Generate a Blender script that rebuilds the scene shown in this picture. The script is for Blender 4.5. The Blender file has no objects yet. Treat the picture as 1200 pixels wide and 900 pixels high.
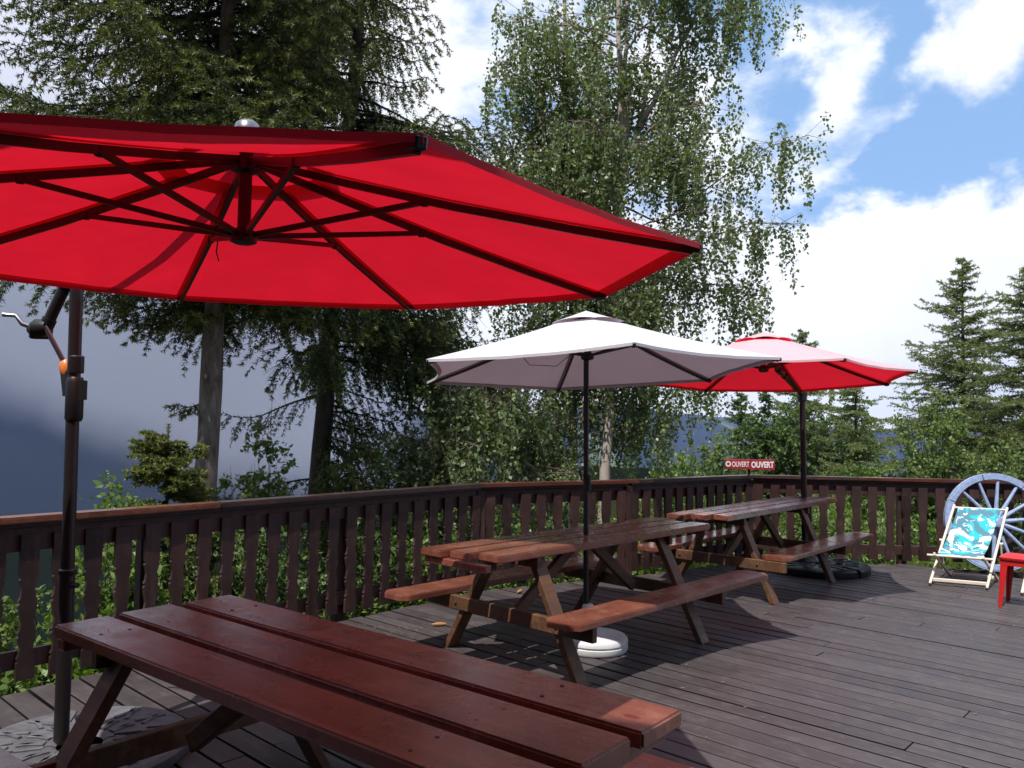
import bpy, bmesh, math, random
import numpy as np
from mathutils import Vector, Matrix
R = math.radians
random.seed(7)
rng = np.random.default_rng(7)
scene = bpy.context.scene
col = scene.collection

# ------------------------------------------------------------------ camera
cam = bpy.data.cameras.new('camera')
cam.sensor_width = 36.0
cam.lens = 36.0 * 950 / 1200
cam.clip_start = 0.05
cam.clip_end = 30000
cam_o = bpy.data.objects.new('camera', cam)
col.objects.link(cam_o)
pitch = math.atan(43 / 950)
cam_o.matrix_world = Matrix.Translation((0, 0, 1.62)) @ Matrix.Rotation(math.pi / 2 + pitch, 4, 'X') @ Matrix.Rotation(0.015, 4, 'Z')
scene.camera = cam_o

# ------------------------------------------------------------------ light
SUN_TO = Vector((0.455, 0.955, -2.06)).normalized()      # the way sunlight travels
SUN_EL = math.asin(-SUN_TO.z)
SUN_ROT = math.atan2(-SUN_TO.x, -SUN_TO.y)
sun = bpy.data.lights.new('sun', 'SUN')
sun.energy = 5.0
sun.angle = R(0.5)
sun.color = (1.0, 0.955, 0.89)
sun_o = bpy.data.objects.new('sun', sun)
col.objects.link(sun_o)
sun_o.rotation_euler = SUN_TO.to_track_quat('-Z', 'Y').to_euler()
sun_o.location = (-4, -8, 16)

scene.view_settings.view_transform = 'Standard'
scene.view_settings.look = 'None'
scene.view_settings.exposure = 0.10
scene.view_settings.gamma = 1.0
scene.view_settings.use_curve_mapping = False
cy = scene.cycles
cy.max_bounces = 8
cy.diffuse_bounces = 3
cy.glossy_bounces = 3
cy.transmission_bounces = 4
cy.transparent_max_bounces = 8
cy.volume_bounces = 1
cy.caustics_reflective = False
cy.caustics_refractive = False


class NT:
    """short-hand for building a node tree"""
    def __init__(self, tree):
        self.t = tree
        tree.nodes.clear()

    def n(self, kind, props=None, **ins):
        nd = self.t.nodes.new(kind)
        for k, v in (props or {}).items():
            setattr(nd, k, v)
        for k, v in ins.items():
            key = int(k[1:]) if k[0] == 'i' and k[1:].isdigit() else k.replace('_', ' ')
            self.set(nd.inputs[key], v)
        return nd

    def set(self, sock, v):
        if isinstance(v, bpy.types.Node):
            v = v.outputs[0]
        if isinstance(v, bpy.types.NodeSocket):
            self.t.links.new(v, sock)
        else:
            sock.default_value = v

    def math(self, op, a, b=0.0, c=0.0, clamp=False):
        return self.n('ShaderNodeMath', {'operation': op, 'use_clamp': clamp}, i0=a, i1=b, i2=c).outputs[0]

    def smooth(self, v, a, b, lo=0.0, hi=1.0):
        return self.n('ShaderNodeMapRange', {'interpolation_type': 'SMOOTHSTEP', 'clamp': True}, i0=v, i1=a, i2=b, i3=lo, i4=hi).outputs[0]

    def ramp(self, v, *stops):
        nd = self.t.nodes.new('ShaderNodeValToRGB')
        el = nd.color_ramp.elements
        while len(el) < len(stops):
            el.new(0.5)
        for e, (p, c) in zip(el, stops):
            e.position = p
            e.color = (*c, 1) if len(c) == 3 else c
        self.set(nd.inputs[0], v)
        return nd.outputs[0]

    def mix(self, f, a, b, blend='MIX'):
        nd = self.t.nodes.new('ShaderNodeMix')
        nd.data_type = 'RGBA'
        nd.blend_type = blend
        self.set(nd.inputs[0], f)
        for s, v in ((nd.inputs[6], a), (nd.inputs[7], b)):
            if isinstance(v, tuple) and len(v) == 3:
                v = (*v, 1)
            self.set(s, v)
        return nd.outputs[2]

    def noise(self, vec, scale, detail=4.0, rough=0.55, dist=0.0):
        return self.n('ShaderNodeTexNoise', None, Vector=vec, Scale=scale, Detail=detail, Roughness=rough, Distortion=dist).outputs[0]

    def mapping(self, vec, scale=(1, 1, 1), loc=(0, 0, 0), rot=(0, 0, 0)):
        return self.n('ShaderNodeMapping', None, Vector=vec, Scale=scale, Location=loc, Rotation=rot).outputs[0]


# ------------------------------------------------------------------ sky
world = bpy.data.worlds.new('World')
scene.world = world
world.use_nodes = True
nt = NT(world.node_tree)
out = nt.n('ShaderNodeOutputWorld')
bg = nt.n('ShaderNodeBackground')
sky = nt.n('ShaderNodeTexSky', {'sky_type': 'NISHITA', 'sun_disc': False, 'sun_elevation': SUN_EL, 'sun_rotation': SUN_ROT,
                               'altitude': 1500.0, 'air_density': 1.0, 'dust_density': 0.6, 'ozone_density': 1.6})
SKY_K = 0.115
tc = nt.n('ShaderNodeTexCoord')
d = tc.outputs['Generated']
sep = nt.n('ShaderNodeSeparateXYZ', None, Vector=d)
zc = sep.outputs['Z']
az = nt.math('ARCTAN2', sep.outputs['X'], sep.outputs['Y'])        # 0 ahead, + to the right
hor = nt.math('SQRT', nt.math('ADD', nt.math('MULTIPLY', sep.outputs['X'], sep.outputs['X']), nt.math('MULTIPLY', sep.outputs['Y'], sep.outputs['Y'])))
el = nt.math('ARCTAN2', zc, hor)
# cloud texture stretched along the horizon
cv = nt.n('ShaderNodeCombineXYZ', None, X=nt.math('MULTIPLY', az, 1.0), Y=nt.math('MULTIPLY', el, 1.35), Z=0.37).outputs[0]
warp = nt.n('ShaderNodeTexNoise', None, Vector=cv, Scale=3.0, Detail=3.0)
cvw = nt.n('ShaderNodeVectorMath', {'operation': 'MULTIPLY_ADD'}, i0=warp.outputs['Color'], i1=(0.16, 0.16, 0.0), i2=cv).outputs[0]
n1 = nt.noise(cvw, 5.0, 9.0, 0.60)
n2 = nt.noise(cvw, 16.0, 6.0, 0.6)
# where the cloud thins: a wide blue gap high on the right, as in the photograph
wsep = nt.n('ShaderNodeSeparateColor', None, Color=nt.n('ShaderNodeTexNoise', None, Vector=cv, Scale=6.5, Detail=5.0, Roughness=0.6).outputs['Color'])
azw = nt.math('ADD', az, nt.math('MULTIPLY', nt.math('SUBTRACT', wsep.outputs[0], 0.5), 0.20))
elw = nt.math('ADD', el, nt.math('MULTIPLY', nt.math('SUBTRACT', wsep.outputs[1], 0.5), 0.13))
def lobe(a0, e0, sa, se, tilt=0.0):
    da = nt.math('SUBTRACT', azw, a0)
    de = nt.math('SUBTRACT', elw, e0)
    if tilt:
        de = nt.math('SUBTRACT', de, nt.math('MULTIPLY', da, tilt))
    q = nt.math('ADD', nt.math('POWER', nt.math('ABSOLUTE', nt.math('DIVIDE', da, sa)), 2.0), nt.math('POWER', nt.math('ABSOLUTE', nt.math('DIVIDE', de, se)), 2.0))
    return nt.math('EXPONENT', nt.math('MULTIPLY', q, -1.0))
def plus(*q):
    r = q[0]
    for x in q[1:]:
        r = nt.math('ADD', r, x)
    return r
def times(a, f):
    return nt.math('MULTIPLY', a, f)
gap = plus(lobe(0.44, 0.285, 0.13, 0.045, 0.12), times(lobe(0.30, 0.44, 0.06, 0.12), 0.75), times(lobe(0.50, 0.50, 0.30, 0.06), 0.7), times(lobe(0.72, 0.30, 0.20, 0.10), 0.8), times(lobe(0.44, 0.43, 0.03, 0.10), 0.5))
puff = plus(times(lobe(0.53, 0.405, 0.075, 0.048, 0.1), 0.75), times(lobe(0.37, 0.385, 0.055, 0.075, 0.5), 0.60), times(lobe(0.40, 0.305, 0.10, 0.014, 0.5), 0.55))
low = nt.smooth(elw, 0.275, 0.215)
left = nt.smooth(az, -0.02, -0.2)
cov = plus(nt.math('SUBTRACT', 0.17, times(gap, 0.62)), times(puff, 0.45), times(low, 0.55), times(left, 0.5))
dens = plus(cov, times(nt.math('SUBTRACT', n1, 0.5), 1.5), times(nt.math('SUBTRACT', n2, 0.5), 0.75), 0.5)
mask = nt.smooth(dens, 0.33, 0.84)
# bright cumulus towards the right, dull rain cloud hanging to the left
side = nt.smooth(plus(az, times(el, 0.5)), -0.30, 0.08)
shade = nt.math('MULTIPLY', nt.smooth(nt.noise(cvw, 3.2, 5.0, 0.55), 0.35, 0.62), 0.5)
white = nt.mix(shade, (1.15, 1.17, 1.2), (0.78, 0.82, 0.90))
high = nt.smooth(el, 0.02, 0.42)
dull = nt.mix(high, (0.20, 0.215, 0.285), (0.80, 0.84, 0.98))
dulln = nt.mix(nt.smooth(n1, 0.35, 0.65), dull, (0.33, 0.35, 0.43))
dulln = nt.mix(nt.smooth(el, 0.10, 0.30), dulln, dull)
cloud = nt.mix(side, dulln, white)
behind = nt.smooth(nt.math('ABSOLUTE', az), 1.0, 1.9)
cloud = nt.mix(nt.math('MULTIPLY', behind, 0.6), cloud, (0.45, 0.48, 0.54))
sky_s = nt.mix(1.0, sky, (SKY_K, SKY_K, SKY_K), 'MULTIPLY')
sky_s = nt.mix(0.6, sky_s, (0.38, 0.66, 1.12))
behind_thin = nt.math('SUBTRACT', 1.0, nt.math('MULTIPLY', behind, 0.45))
full = nt.mix(nt.math('MULTIPLY', mask, behind_thin), sky_s, cloud)
below = nt.smooth(zc, -0.02, -0.12)
full = nt.mix(below, full, (0.10, 0.11, 0.12))
nt.set(bg.inputs['Color'], full)
bg.inputs['Strength'].default_value = 1.0
nt.set(out.inputs['Surface'], bg)


# ------------------------------------------------------------------ materials
def mat(name):
    m = bpy.data.materials.new(name)
    m.use_nodes = True
    k = NT(m.node_tree)
    o = k.n('ShaderNodeOutputMaterial')
    return m, k, o


def principled(k, o, **ins):
    p = k.n('ShaderNodeBsdfPrincipled')
    for a, v in ins.items():
        if isinstance(v, tuple) and len(v) == 3:
            v = (*v, 1)
        k.set(p.inputs[a.replace('_', ' ')], v)
    k.set(o.inputs['Surface'], p)
    return p


def wood_mat(name, c_dark, c_light, rough=(0.4, 0.6), grain=1.0, wear=None, wear_amt=0.5, bump=0.25, per_piece=0.35, along='X', knots=False, sides=None):
    """painted or stained wood: grain runs along the piece's own long side"""
    m, k, o = mat(name)
    c = k.n('ShaderNodeTexCoord')
    oi = k.n('ShaderNodeObjectInfo')
    geo = k.n('ShaderNodeNewGeometry')
    rndp = k.math('FRACT', k.math('ADD', oi.outputs['Random'], geo.outputs['Random Per Island']))
    off = k.n('ShaderNodeVectorMath', {'operation': 'SCALE'}, i0=(13.0, 7.0, 5.0), Scale=k.math('MULTIPLY', rndp, 9.0)).outputs[0]
    base = k.n('ShaderNodeVectorMath', {'operation': 'ADD'}, i0=c.outputs['Object'], i1=off).outputs[0]
    sc = {'X': (1.6, 34, 34), 'Y': (34, 1.6, 34), 'Z': (34, 34, 1.6)}[along]
    st = k.mapping(base, sc)
    g = k.noise(st, 1.0 * grain, 6.0, 0.62, 0.6)
    g2 = k.noise(st, 3.7 * grain, 3.0, 0.6)
    blotch = k.noise(base, 3.2, 4.0, 0.6)
    f = k.math('ADD', k.math('MULTIPLY', g, 0.55), k.math('MULTIPLY', blotch, 0.45))
    colr = k.ramp(f, (0.33, c_dark), (0.66, c_light))
    pv = k.n('ShaderNodeMapRange', None, i0=rndp, i1=0.0, i2=1.0, i3=1 - per_piece, i4=1 + per_piece).outputs[0]
    colr = k.mix(1.0, colr, k.n('ShaderNodeCombineColor', None, i0=pv, i1=pv, i2=pv).outputs[0], 'MULTIPLY')
    if wear:
        w = k.smooth(k.math('ADD', k.noise(base, 9.0, 6.0, 0.7), k.math('MULTIPLY', g, 0.35)), 0.66, 0.86, 0.0, wear_amt)
        colr = k.mix(w, colr, wear)
    if knots:
        v = k.n('ShaderNodeTexVoronoi', {'feature': 'F1'}, Vector=k.mapping(base, (3.6, 7, 7)), Scale=1.0, Randomness=1.0)
        kn = k.smooth(v.outputs['Distance'], 0.13, 0.06)
        crack = k.smooth(k.noise(k.mapping(base, (1.2, 60, 60)), 1.0, 3.0, 0.6), 0.66, 0.72)
        colr = k.mix(k.math('MULTIPLY', crack, 0.55), colr, (c_dark[0] * 0.35, c_dark[1] * 0.35, c_dark[2] * 0.35))
        colr = k.mix(k.math('MULTIPLY', kn, 0.8), colr, (c_dark[0] * 0.9, c_dark[1] * 0.25, c_dark[2] * 0.25))
    if sides:      # the flanks of the boards are darker than their tops
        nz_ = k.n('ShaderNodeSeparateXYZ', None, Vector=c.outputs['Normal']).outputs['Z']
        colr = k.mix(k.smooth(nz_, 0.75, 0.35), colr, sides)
    rg = k.n('ShaderNodeMapRange', None, i0=blotch, i1=0.3, i2=0.7, i3=rough[0], i4=rough[1]).outputs[0]
    b = k.n('ShaderNodeBump', None, Strength=bump, Distance=0.004, Height=k.math('ADD', g, k.math('MULTIPLY', g2, 0.6)))
    p = principled(k, o, Base_Color=colr, Roughness=rg, Normal=b)
    p.inputs['Specular IOR Level'].default_value = 0.62 if knots else 0.45
    if knots:      # still wet from the rain
        k.set(p.inputs['Coat Weight'], k.smooth(k.noise(base, 5.0, 4.0, 0.6), 0.35, 0.6, 0.15, 0.65))
        p.inputs['Coat Roughness'].default_value = 0.16
        p.inputs['Coat IOR'].default_value = 1.33
    return m


M = {}
M['table'] = wood_mat('red_brown_painted_wood', (0.138, 0.044, 0.029), (0.250, 0.083, 0.050), (0.18, 0.36), 0.7, (0.36, 0.18, 0.12), 0.35, 0.22, 0.10, knots=True)
M['frame'] = wood_mat('brown_stained_timber', (0.060, 0.027, 0.014), (0.135, 0.062, 0.029), (0.5, 0.7), 0.8, (0.26, 0.14, 0.06), 0.4, 0.3, 0.15)
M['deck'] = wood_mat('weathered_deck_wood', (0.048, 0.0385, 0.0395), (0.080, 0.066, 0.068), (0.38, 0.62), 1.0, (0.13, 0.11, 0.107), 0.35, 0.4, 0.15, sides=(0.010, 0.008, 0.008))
M['rail'] = wood_mat('dark_brown_rail_wood', (0.024, 0.0122, 0.0106), (0.056, 0.0265, 0.0225), (0.42, 0.62), 0.8, (0.085, 0.05, 0.042), 0.45, 0.4, 0.34, along='Z')
M['cap'] = wood_mat('wet_dark_handrail', (0.028, 0.017, 0.015), (0.062, 0.036, 0.031), (0.26, 0.45), 0.8, (0.16, 0.05, 0.03), 0.4, 0.25, 0.15)
M['cap_warm'] = wood_mat('varnished_handrail', (0.085, 0.028, 0.017), (0.185, 0.070, 0.038), (0.2, 0.4), 0.9, (0.30, 0.12, 0.06), 0.4, 0.25, 0.1)
M['cap_red'] = wood_mat('reddish_handrail', (0.060, 0.019, 0.013), (0.13, 0.042, 0.026), (0.2, 0.4), 0.9, None, 0.4, 0.25, 0.1)
M['paleframe'] = wood_mat('pale_beech_frame', (0.66, 0.55, 0.42), (0.82, 0.73, 0.61), (0.4, 0.55), 0.8, None, 0.3, 0.15, 0.08)


def simple(name, c, rough=0.5, metal=0.0, bump=0.0, vary=0.0, spec=0.5, scale=30):
    m, k, o = mat(name)
    tcn = k.n('ShaderNodeTexCoord')
    n = k.noise(tcn.outputs['Object'], scale, 5.0, 0.6)
    cc = k.mix(k.math('MULTIPLY', k.smooth(n, 0.35, 0.7), vary), c, tuple(x * 0.45 for x in c)) if vary else (*c, 1)
    ins = dict(Base_Color=cc, Roughness=rough, Metallic=metal)
    if bump:
        ins['Normal'] = k.n('ShaderNodeBump', None, Strength=bump, Distance=0.002, Height=n)
    p = principled(k, o, **ins)
    p.inputs['Specular IOR Level'].default_value = spec
    return m


M['pole'] = simple('dark_brown_coated_steel', (0.018, 0.014, 0.015), 0.38, 0.0, 0.03, 0.3)
M['pole_grey'] = simple('anthracite_coated_steel', (0.022, 0.020, 0.026), 0.4, 0.0, 0.03, 0.3)
M['plastic_black'] = simple('black_plastic', (0.014, 0.014, 0.015), 0.42, 0.0, 0.06, 0.3)
M['base_black'] = simple('black_concrete_filled_plastic', (0.022, 0.022, 0.025), 0.36, 0.0, 0.10, 0.5, scale=12)
M['base_grey'] = simple('worn_grey_plastic', (0.13, 0.13, 0.145), 0.6, 0.0, 0.2, 0.75, scale=14)
M['base_white'] = simple('white_plastic', (0.74, 0.74, 0.75), 0.38, 0.0, 0.04, 0.25, scale=6)
M['chrome'] = simple('brushed_metal', (0.62, 0.62, 0.66), 0.28, 1.0, 0.05, 0.2)
M['alu'] = simple('grey_cast_metal', (0.26, 0.26, 0.29), 0.35, 0.7, 0.05, 0.2)
M['orange'] = simple('orange_plastic', (0.85, 0.26, 0.06), 0.35, 0.0, 0.2, 0.4, scale=60)
M['red_plastic'] = simple('red_plastic', (0.62, 0.022, 0.022), 0.36, 0.0, 0.03, 0.12, scale=8)
M['wheel'] = simple('flaking_blue_paint', (0.36, 0.46, 0.70), 0.6, 0.0, 0.4, 0.5, scale=26)
M['iron'] = simple('dull_iron', (0.06, 0.06, 0.07), 0.6, 0.5, 0.2, 0.3)
M['sign'] = simple('dark_red_sign_paint', (0.36, 0.025, 0.045), 0.5, 0.0, 0.1, 0.4, scale=14)
M['lettering'] = simple('white_sign_paint', (0.82, 0.80, 0.80), 0.5, 0.0, 0.05, 0.1)
M['white_wall'] = simple('white_render', (0.78, 0.78, 0.76), 0.8, 0.0, 0.2, 0.15, scale=4)
M['shingle'] = simple('grey_brown_shingle', (0.09, 0.075, 0.065), 0.8, 0.0, 0.4, 0.5, scale=9)
M['dark_glass'] = simple('dark_window_glass', (0.02, 0.025, 0.03), 0.08)
M['cone'] = simple('brown_cone_scales', (0.16, 0.075, 0.035), 0.7, 0.0, 0.6, 0.5, scale=120)
M['cone_pale'] = simple('pale_fallen_cone', (0.42, 0.21, 0.08), 0.7, 0.0, 0.6, 0.5, scale=120)
M['wire'] = simple('dark_wire', (0.03, 0.03, 0.03), 0.5)
M['twig'] = simple('brown_twig', (0.040, 0.027, 0.019), 0.8, 0.0, 0.4, 0.4)
M['litter'] = simple('dry_litter', (0.30, 0.21, 0.13), 0.8, 0.0, 0.2, 0.4)


def fabric(name, c, ct, trans, sheen=0.0, rough=0.75, weave=900, top=None):
    # top: pale outer-face colour, sun glare painted in along with fading
    """woven canopy cloth: light comes through it"""
    m, k, o = mat(name)
    tcn = k.n('ShaderNodeTexCoord')
    n = k.noise(tcn.outputs['Object'], 2.2, 5.0, 0.6)
    w = k.noise(tcn.outputs['Object'], weave, 2.0, 0.5)
    dirt = k.smooth(k.noise(tcn.outputs['Object'], 7.0, 6.0, 0.7), 0.55, 0.8, 0.0, 0.15)
    cc = k.mix(k.math('MULTIPLY', n, 0.18), c, tuple(x * 0.75 for x in c))
    cc = k.mix(dirt, cc, tuple(x * 0.55 for x in c))
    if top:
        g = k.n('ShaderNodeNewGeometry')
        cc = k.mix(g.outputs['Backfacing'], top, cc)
    crease = k.noise(tcn.outputs['Object'], 14.0, 3.0, 0.5, 1.5)
    b = k.n('ShaderNodeBump', None, Strength=0.35, Distance=0.004, Height=k.math('ADD', crease, k.math('MULTIPLY', w, 0.15)))
    p = k.n('ShaderNodeBsdfPrincipled', None, Roughness=rough, Base_Color=cc, Normal=b)
    p.inputs['Specular IOR Level'].default_value = 0.25
    p.inputs['Sheen Weight'].default_value = sheen
    p.inputs['Sheen Roughness'].default_value = 0.6
    p.inputs['Sheen Tint'].default_value = (1, 0.9, 0.92, 1)
    fold = k.noise(k.mapping(tcn.outputs['Object'], (1, 1, 1)), 5.0, 4.0, 0.6, 0.8)
    tv = k.n('ShaderNodeMapRange', None, i0=k.math('ADD', k.math('MULTIPLY', n, 0.6), k.math('MULTIPLY', fold, 0.4)), i1=0.3, i2=0.7, i3=0.80, i4=1.06).outputs[0]
    tcol = k.mix(1.0, (*ct, 1), k.n('ShaderNodeCombineColor', None, i0=tv, i1=tv, i2=tv).outputs[0], 'MULTIPLY')
    tcol = k.mix(dirt, tcol, tuple(x * 0.4 for x in ct))
    t = k.n('ShaderNodeBsdfTranslucent', None, Color=tcol)
    mx = k.n('ShaderNodeMixShader', None, i0=trans, i1=p, i2=t)
    k.set(o.inputs['Surface'], mx)
    return m


M['red_canopy'] = fabric('red_canopy_cloth', (0.62, 0.022, 0.05), (0.90, 0.012, 0.035), 0.36, 0.10)
M['red_canopy_glare'] = fabric('red_canopy_cloth_glare_top', (0.62, 0.03, 0.06), (0.95, 0.012, 0.035), 0.36, 0.2, top=(0.95, 0.66, 0.71))  # outer face made pale pink, standing for sun glare on the cloth
M['white_canopy'] = fabric('off_white_canopy_cloth', (0.80, 0.77, 0.82), (0.38, 0.28, 0.335), 0.22, 0.1)

# printed sling
m, k, o = mat('printed_sling_cloth')
tcn = k.n('ShaderNodeTexCoord')
wv = k.n('ShaderNodeTexNoise', None, Vector=tcn.outputs['Object'], Scale=9.0, Detail=3.0)
vv = k.n('ShaderNodeVectorMath', {'operation': 'MULTIPLY_ADD'}, i0=wv.outputs['Color'], i1=(0.12, 0.12, 0.12), i2=tcn.outputs['Object']).outputs[0]
na = k.noise(k.mapping(vv, (1, 1.0, 1.0)), 5.5, 2.0, 0.5, 1.2)
nb = k.noise(k.mapping(vv, (1, 1, 1), (3.1, 1.7, 0.4)), 6.0, 3.0, 0.55, 1.6)
vo = k.n('ShaderNodeTexVoronoi', {'feature': 'F1'}, Vector=vv, Scale=24.0)
c1 = k.mix(k.smooth(na, 0.47, 0.50), (0.10, 0.27, 0.36), (0.03, 0.55, 0.62))
c2 = k.mix(k.smooth(nb, 0.535, 0.555), c1, (0.80, 0.86, 0.84))
c3 = k.mix(k.math('MULTIPLY', k.smooth(vo.outputs['Distance'], 0.2, 0.16), k.smooth(na, 0.5, 0.53)), c2, (0.35, 0.78, 0.80))
p = k.n('ShaderNodeBsdfPrincipled', None, Base_Color=c3, Roughness=0.8)
t = k.n('ShaderNodeBsdfTranslucent', None, Color=c3)
k.set(o.inputs['Surface'], k.n('ShaderNodeMixShader', None, i0=0.2, i1=p, i2=t))
M['sling'] = m


def leaf_mat(name, cols, trans=0.35, rough=0.45, ct=None, spec=0.4, hue=0.5):
    m, k, o = mat(name)
    g = k.n('ShaderNodeNewGeometry')
    rnd = g.outputs['Random Per Island']
    tcn = k.n('ShaderNodeTexCoord')
    big = k.noise(tcn.outputs['Object'], 0.9, 3.0, 0.6)
    f = k.math('ADD', k.math('MULTIPLY', rnd, 0.6), k.math('MULTIPLY', k.math('SUBTRACT', big, 0.3), 0.8), clamp=True)
    stops = [(i / max(1, len(cols) - 1), c) for i, c in enumerate(cols)]
    cc = k.ramp(f, *stops)
    p = k.n('ShaderNodeBsdfPrincipled', None, Base_Color=cc, Roughness=rough)
    p.inputs['Specular IOR Level'].default_value = spec
    t = k.n('ShaderNodeBsdfTranslucent', None, Color=k.mix(1.0, cc, ct or (1.5, 1.6, 0.7), 'MULTIPLY'))
    k.set(o.inputs['Surface'], k.n('ShaderNodeMixShader', None, i0=trans, i1=p, i2=t))
    return m


M['birch_leaf'] = leaf_mat('birch_leaves', [(0.080, 0.118, 0.042), (0.145, 0.200, 0.076), (0.230, 0.285, 0.122)], 0.34, 0.46, spec=0.8)
M['spruce_needle'] = leaf_mat('spruce_needles', [(0.030, 0.048, 0.013), (0.066, 0.096, 0.023), (0.150, 0.165, 0.040)], 0.24, 0.5, spec=0.35)
M['spruce_blue'] = leaf_mat('bluish_spruce_needles', [(0.032, 0.050, 0.018), (0.068, 0.102, 0.034), (0.145, 0.168, 0.052)], 0.24, 0.5, spec=0.35)
M['shoot_tip'] = leaf_mat('light_green_shoot_tips', [(0.095, 0.122, 0.030), (0.155, 0.180, 0.044), (0.220, 0.225, 0.062)], 0.15, 0.5, spec=0.35)
M['larch_needle'] = leaf_mat('larch_needles', [(0.125, 0.160, 0.066), (0.190, 0.235, 0.100), (0.255, 0.290, 0.135)], 0.38, 0.5)
M['shrub_leaf'] = leaf_mat('shrub_leaves', [(0.061, 0.121, 0.024), (0.138, 0.224, 0.045), (0.259, 0.336, 0.078)], 0.38, 0.42)
M['willow_leaf'] = leaf_mat('pale_shrub_leaves', [(0.084, 0.133, 0.042), (0.161, 0.224, 0.077), (0.259, 0.308, 0.112)], 0.35, 0.45)
M['dark_leaf'] = leaf_mat('dark_broad_leaves', [(0.060, 0.105, 0.035), (0.110, 0.170, 0.058), (0.180, 0.240, 0.085)], 0.3, 0.42)
M['grass'] = leaf_mat('grass_blades', [(0.072, 0.114, 0.024), (0.138, 0.180, 0.046), (0.228, 0.234, 0.084)], 0.35, 0.5)


def bark(name, birch=False, c0=(0.10, 0.085, 0.075), c1=(0.27, 0.24, 0.21)):
    m, k, o = mat(name)
    tcn = k.n('ShaderNodeTexCoord')
    v = tcn.outputs['Object']
    n = k.noise(k.mapping(v, (18, 18, 5)), 1.0, 7.0, 0.65, 0.4)
    if birch:
        pn = k.noise(k.mapping(v, (5, 5, 17)), 1.0, 4.0, 0.6)
        cc = k.mix(k.smooth(pn, 0.60, 0.66), k.mix(n, (0.34, 0.28, 0.24), (0.56, 0.49, 0.43)), (0.035, 0.03, 0.028))
    else:
        cc = k.ramp(n, (0.3, c0), (0.68, c1))
        w = k.n('ShaderNodeTexVoronoi', {'feature': 'F1'}, Vector=k.mapping(v, (30, 30, 16)), Scale=1.0)
        cc = k.mix(k.smooth(w.outputs['Distance'], 0.22, 0.1, 0.0, 0.5), cc, c0)
    b = k.n('ShaderNodeBump', None, Strength=0.6, Distance=0.01, Height=n)
    principled(k, o, Base_Color=cc, Roughness=0.85, Normal=b)
    return m


M['spruce_bark'] = bark('spruce_bark', c0=(0.085, 0.060, 0.045), c1=(0.27, 0.225, 0.185))
M['dark_bark'] = bark('dark_bark', c0=(0.03, 0.022, 0.018), c1=(0.085, 0.065, 0.05))
M['birch_bark'] = bark('birch_bark', True)

# ground: meadow near by, forest on the far slopes
m, k, o = mat('meadow_and_forest_slopes')
tcn = k.n('ShaderNodeTexCoord')
pz = tcn.outputs['Object']
near = k.mix(k.noise(pz, 1.7, 6.0, 0.65), (0.05, 0.07, 0.018), (0.13, 0.14, 0.05))
far_n = k.noise(pz, 0.035, 7.0, 0.7)
forest = k.mix(far_n, (0.003, 0.005, 0.005), (0.011, 0.015, 0.012))  # near-black: shade from the cloud over the slopes is put into this colour
pasture = k.smooth(k.noise(pz, 0.0016, 5.0, 0.6), 0.52, 0.60)
sx = k.n('ShaderNodeSeparateXYZ', None, Vector=pz)
azim = k.math('DIVIDE', sx.outputs['X'], k.math('MAXIMUM', sx.outputs['Y'], 1.0))
pasture = k.math('MULTIPLY', pasture, k.math('MULTIPLY', k.smooth(azim, 0.02, 0.12), k.smooth(azim, 0.40, 0.25)))
farc = k.mix(pasture, forest, (0.11, 0.13, 0.06))
dist = k.n('ShaderNodeVectorMath', {'operation': 'LENGTH'}, i0=pz).outputs['Value']
gcol = k.mix(k.smooth(dist, 14.0, 45.0), near, farc)
b = k.n('ShaderNodeBump', None, Strength=0.5, Distance=0.05, Height=k.noise(pz, 9.0, 5.0, 0.7))
p = principled(k, o, Base_Color=gcol, Roughness=1.0, Normal=b)
p.inputs['Specular IOR Level'].default_value = 0.0
M['terrain'] = m


# ------------------------------------------------------------------ mesh helpers
def link(name, me, material=None, parent=None):
    ob = bpy.data.objects.new(name, me)
    col.objects.link(ob)
    if material is not None:
        me.materials.append(material)
    if parent is not None:
        ob.parent = parent
    return ob


def tag(ob, label=None, cat=None, group=None, kind=None):
    if label: ob['label'] = label
    if cat: ob['category'] = cat
    if group: ob['group'] = group
    if kind: ob['kind'] = kind
    return ob


def empty(name, loc, rz, label, cat, group=None):
    ob = bpy.data.objects.new(name, None)
    ob.empty_display_size = 0.2
    ob.location = loc
    ob.rotation_euler = (0, 0, rz)
    col.objects.link(ob)
    return tag(ob, label, cat, group)


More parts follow.
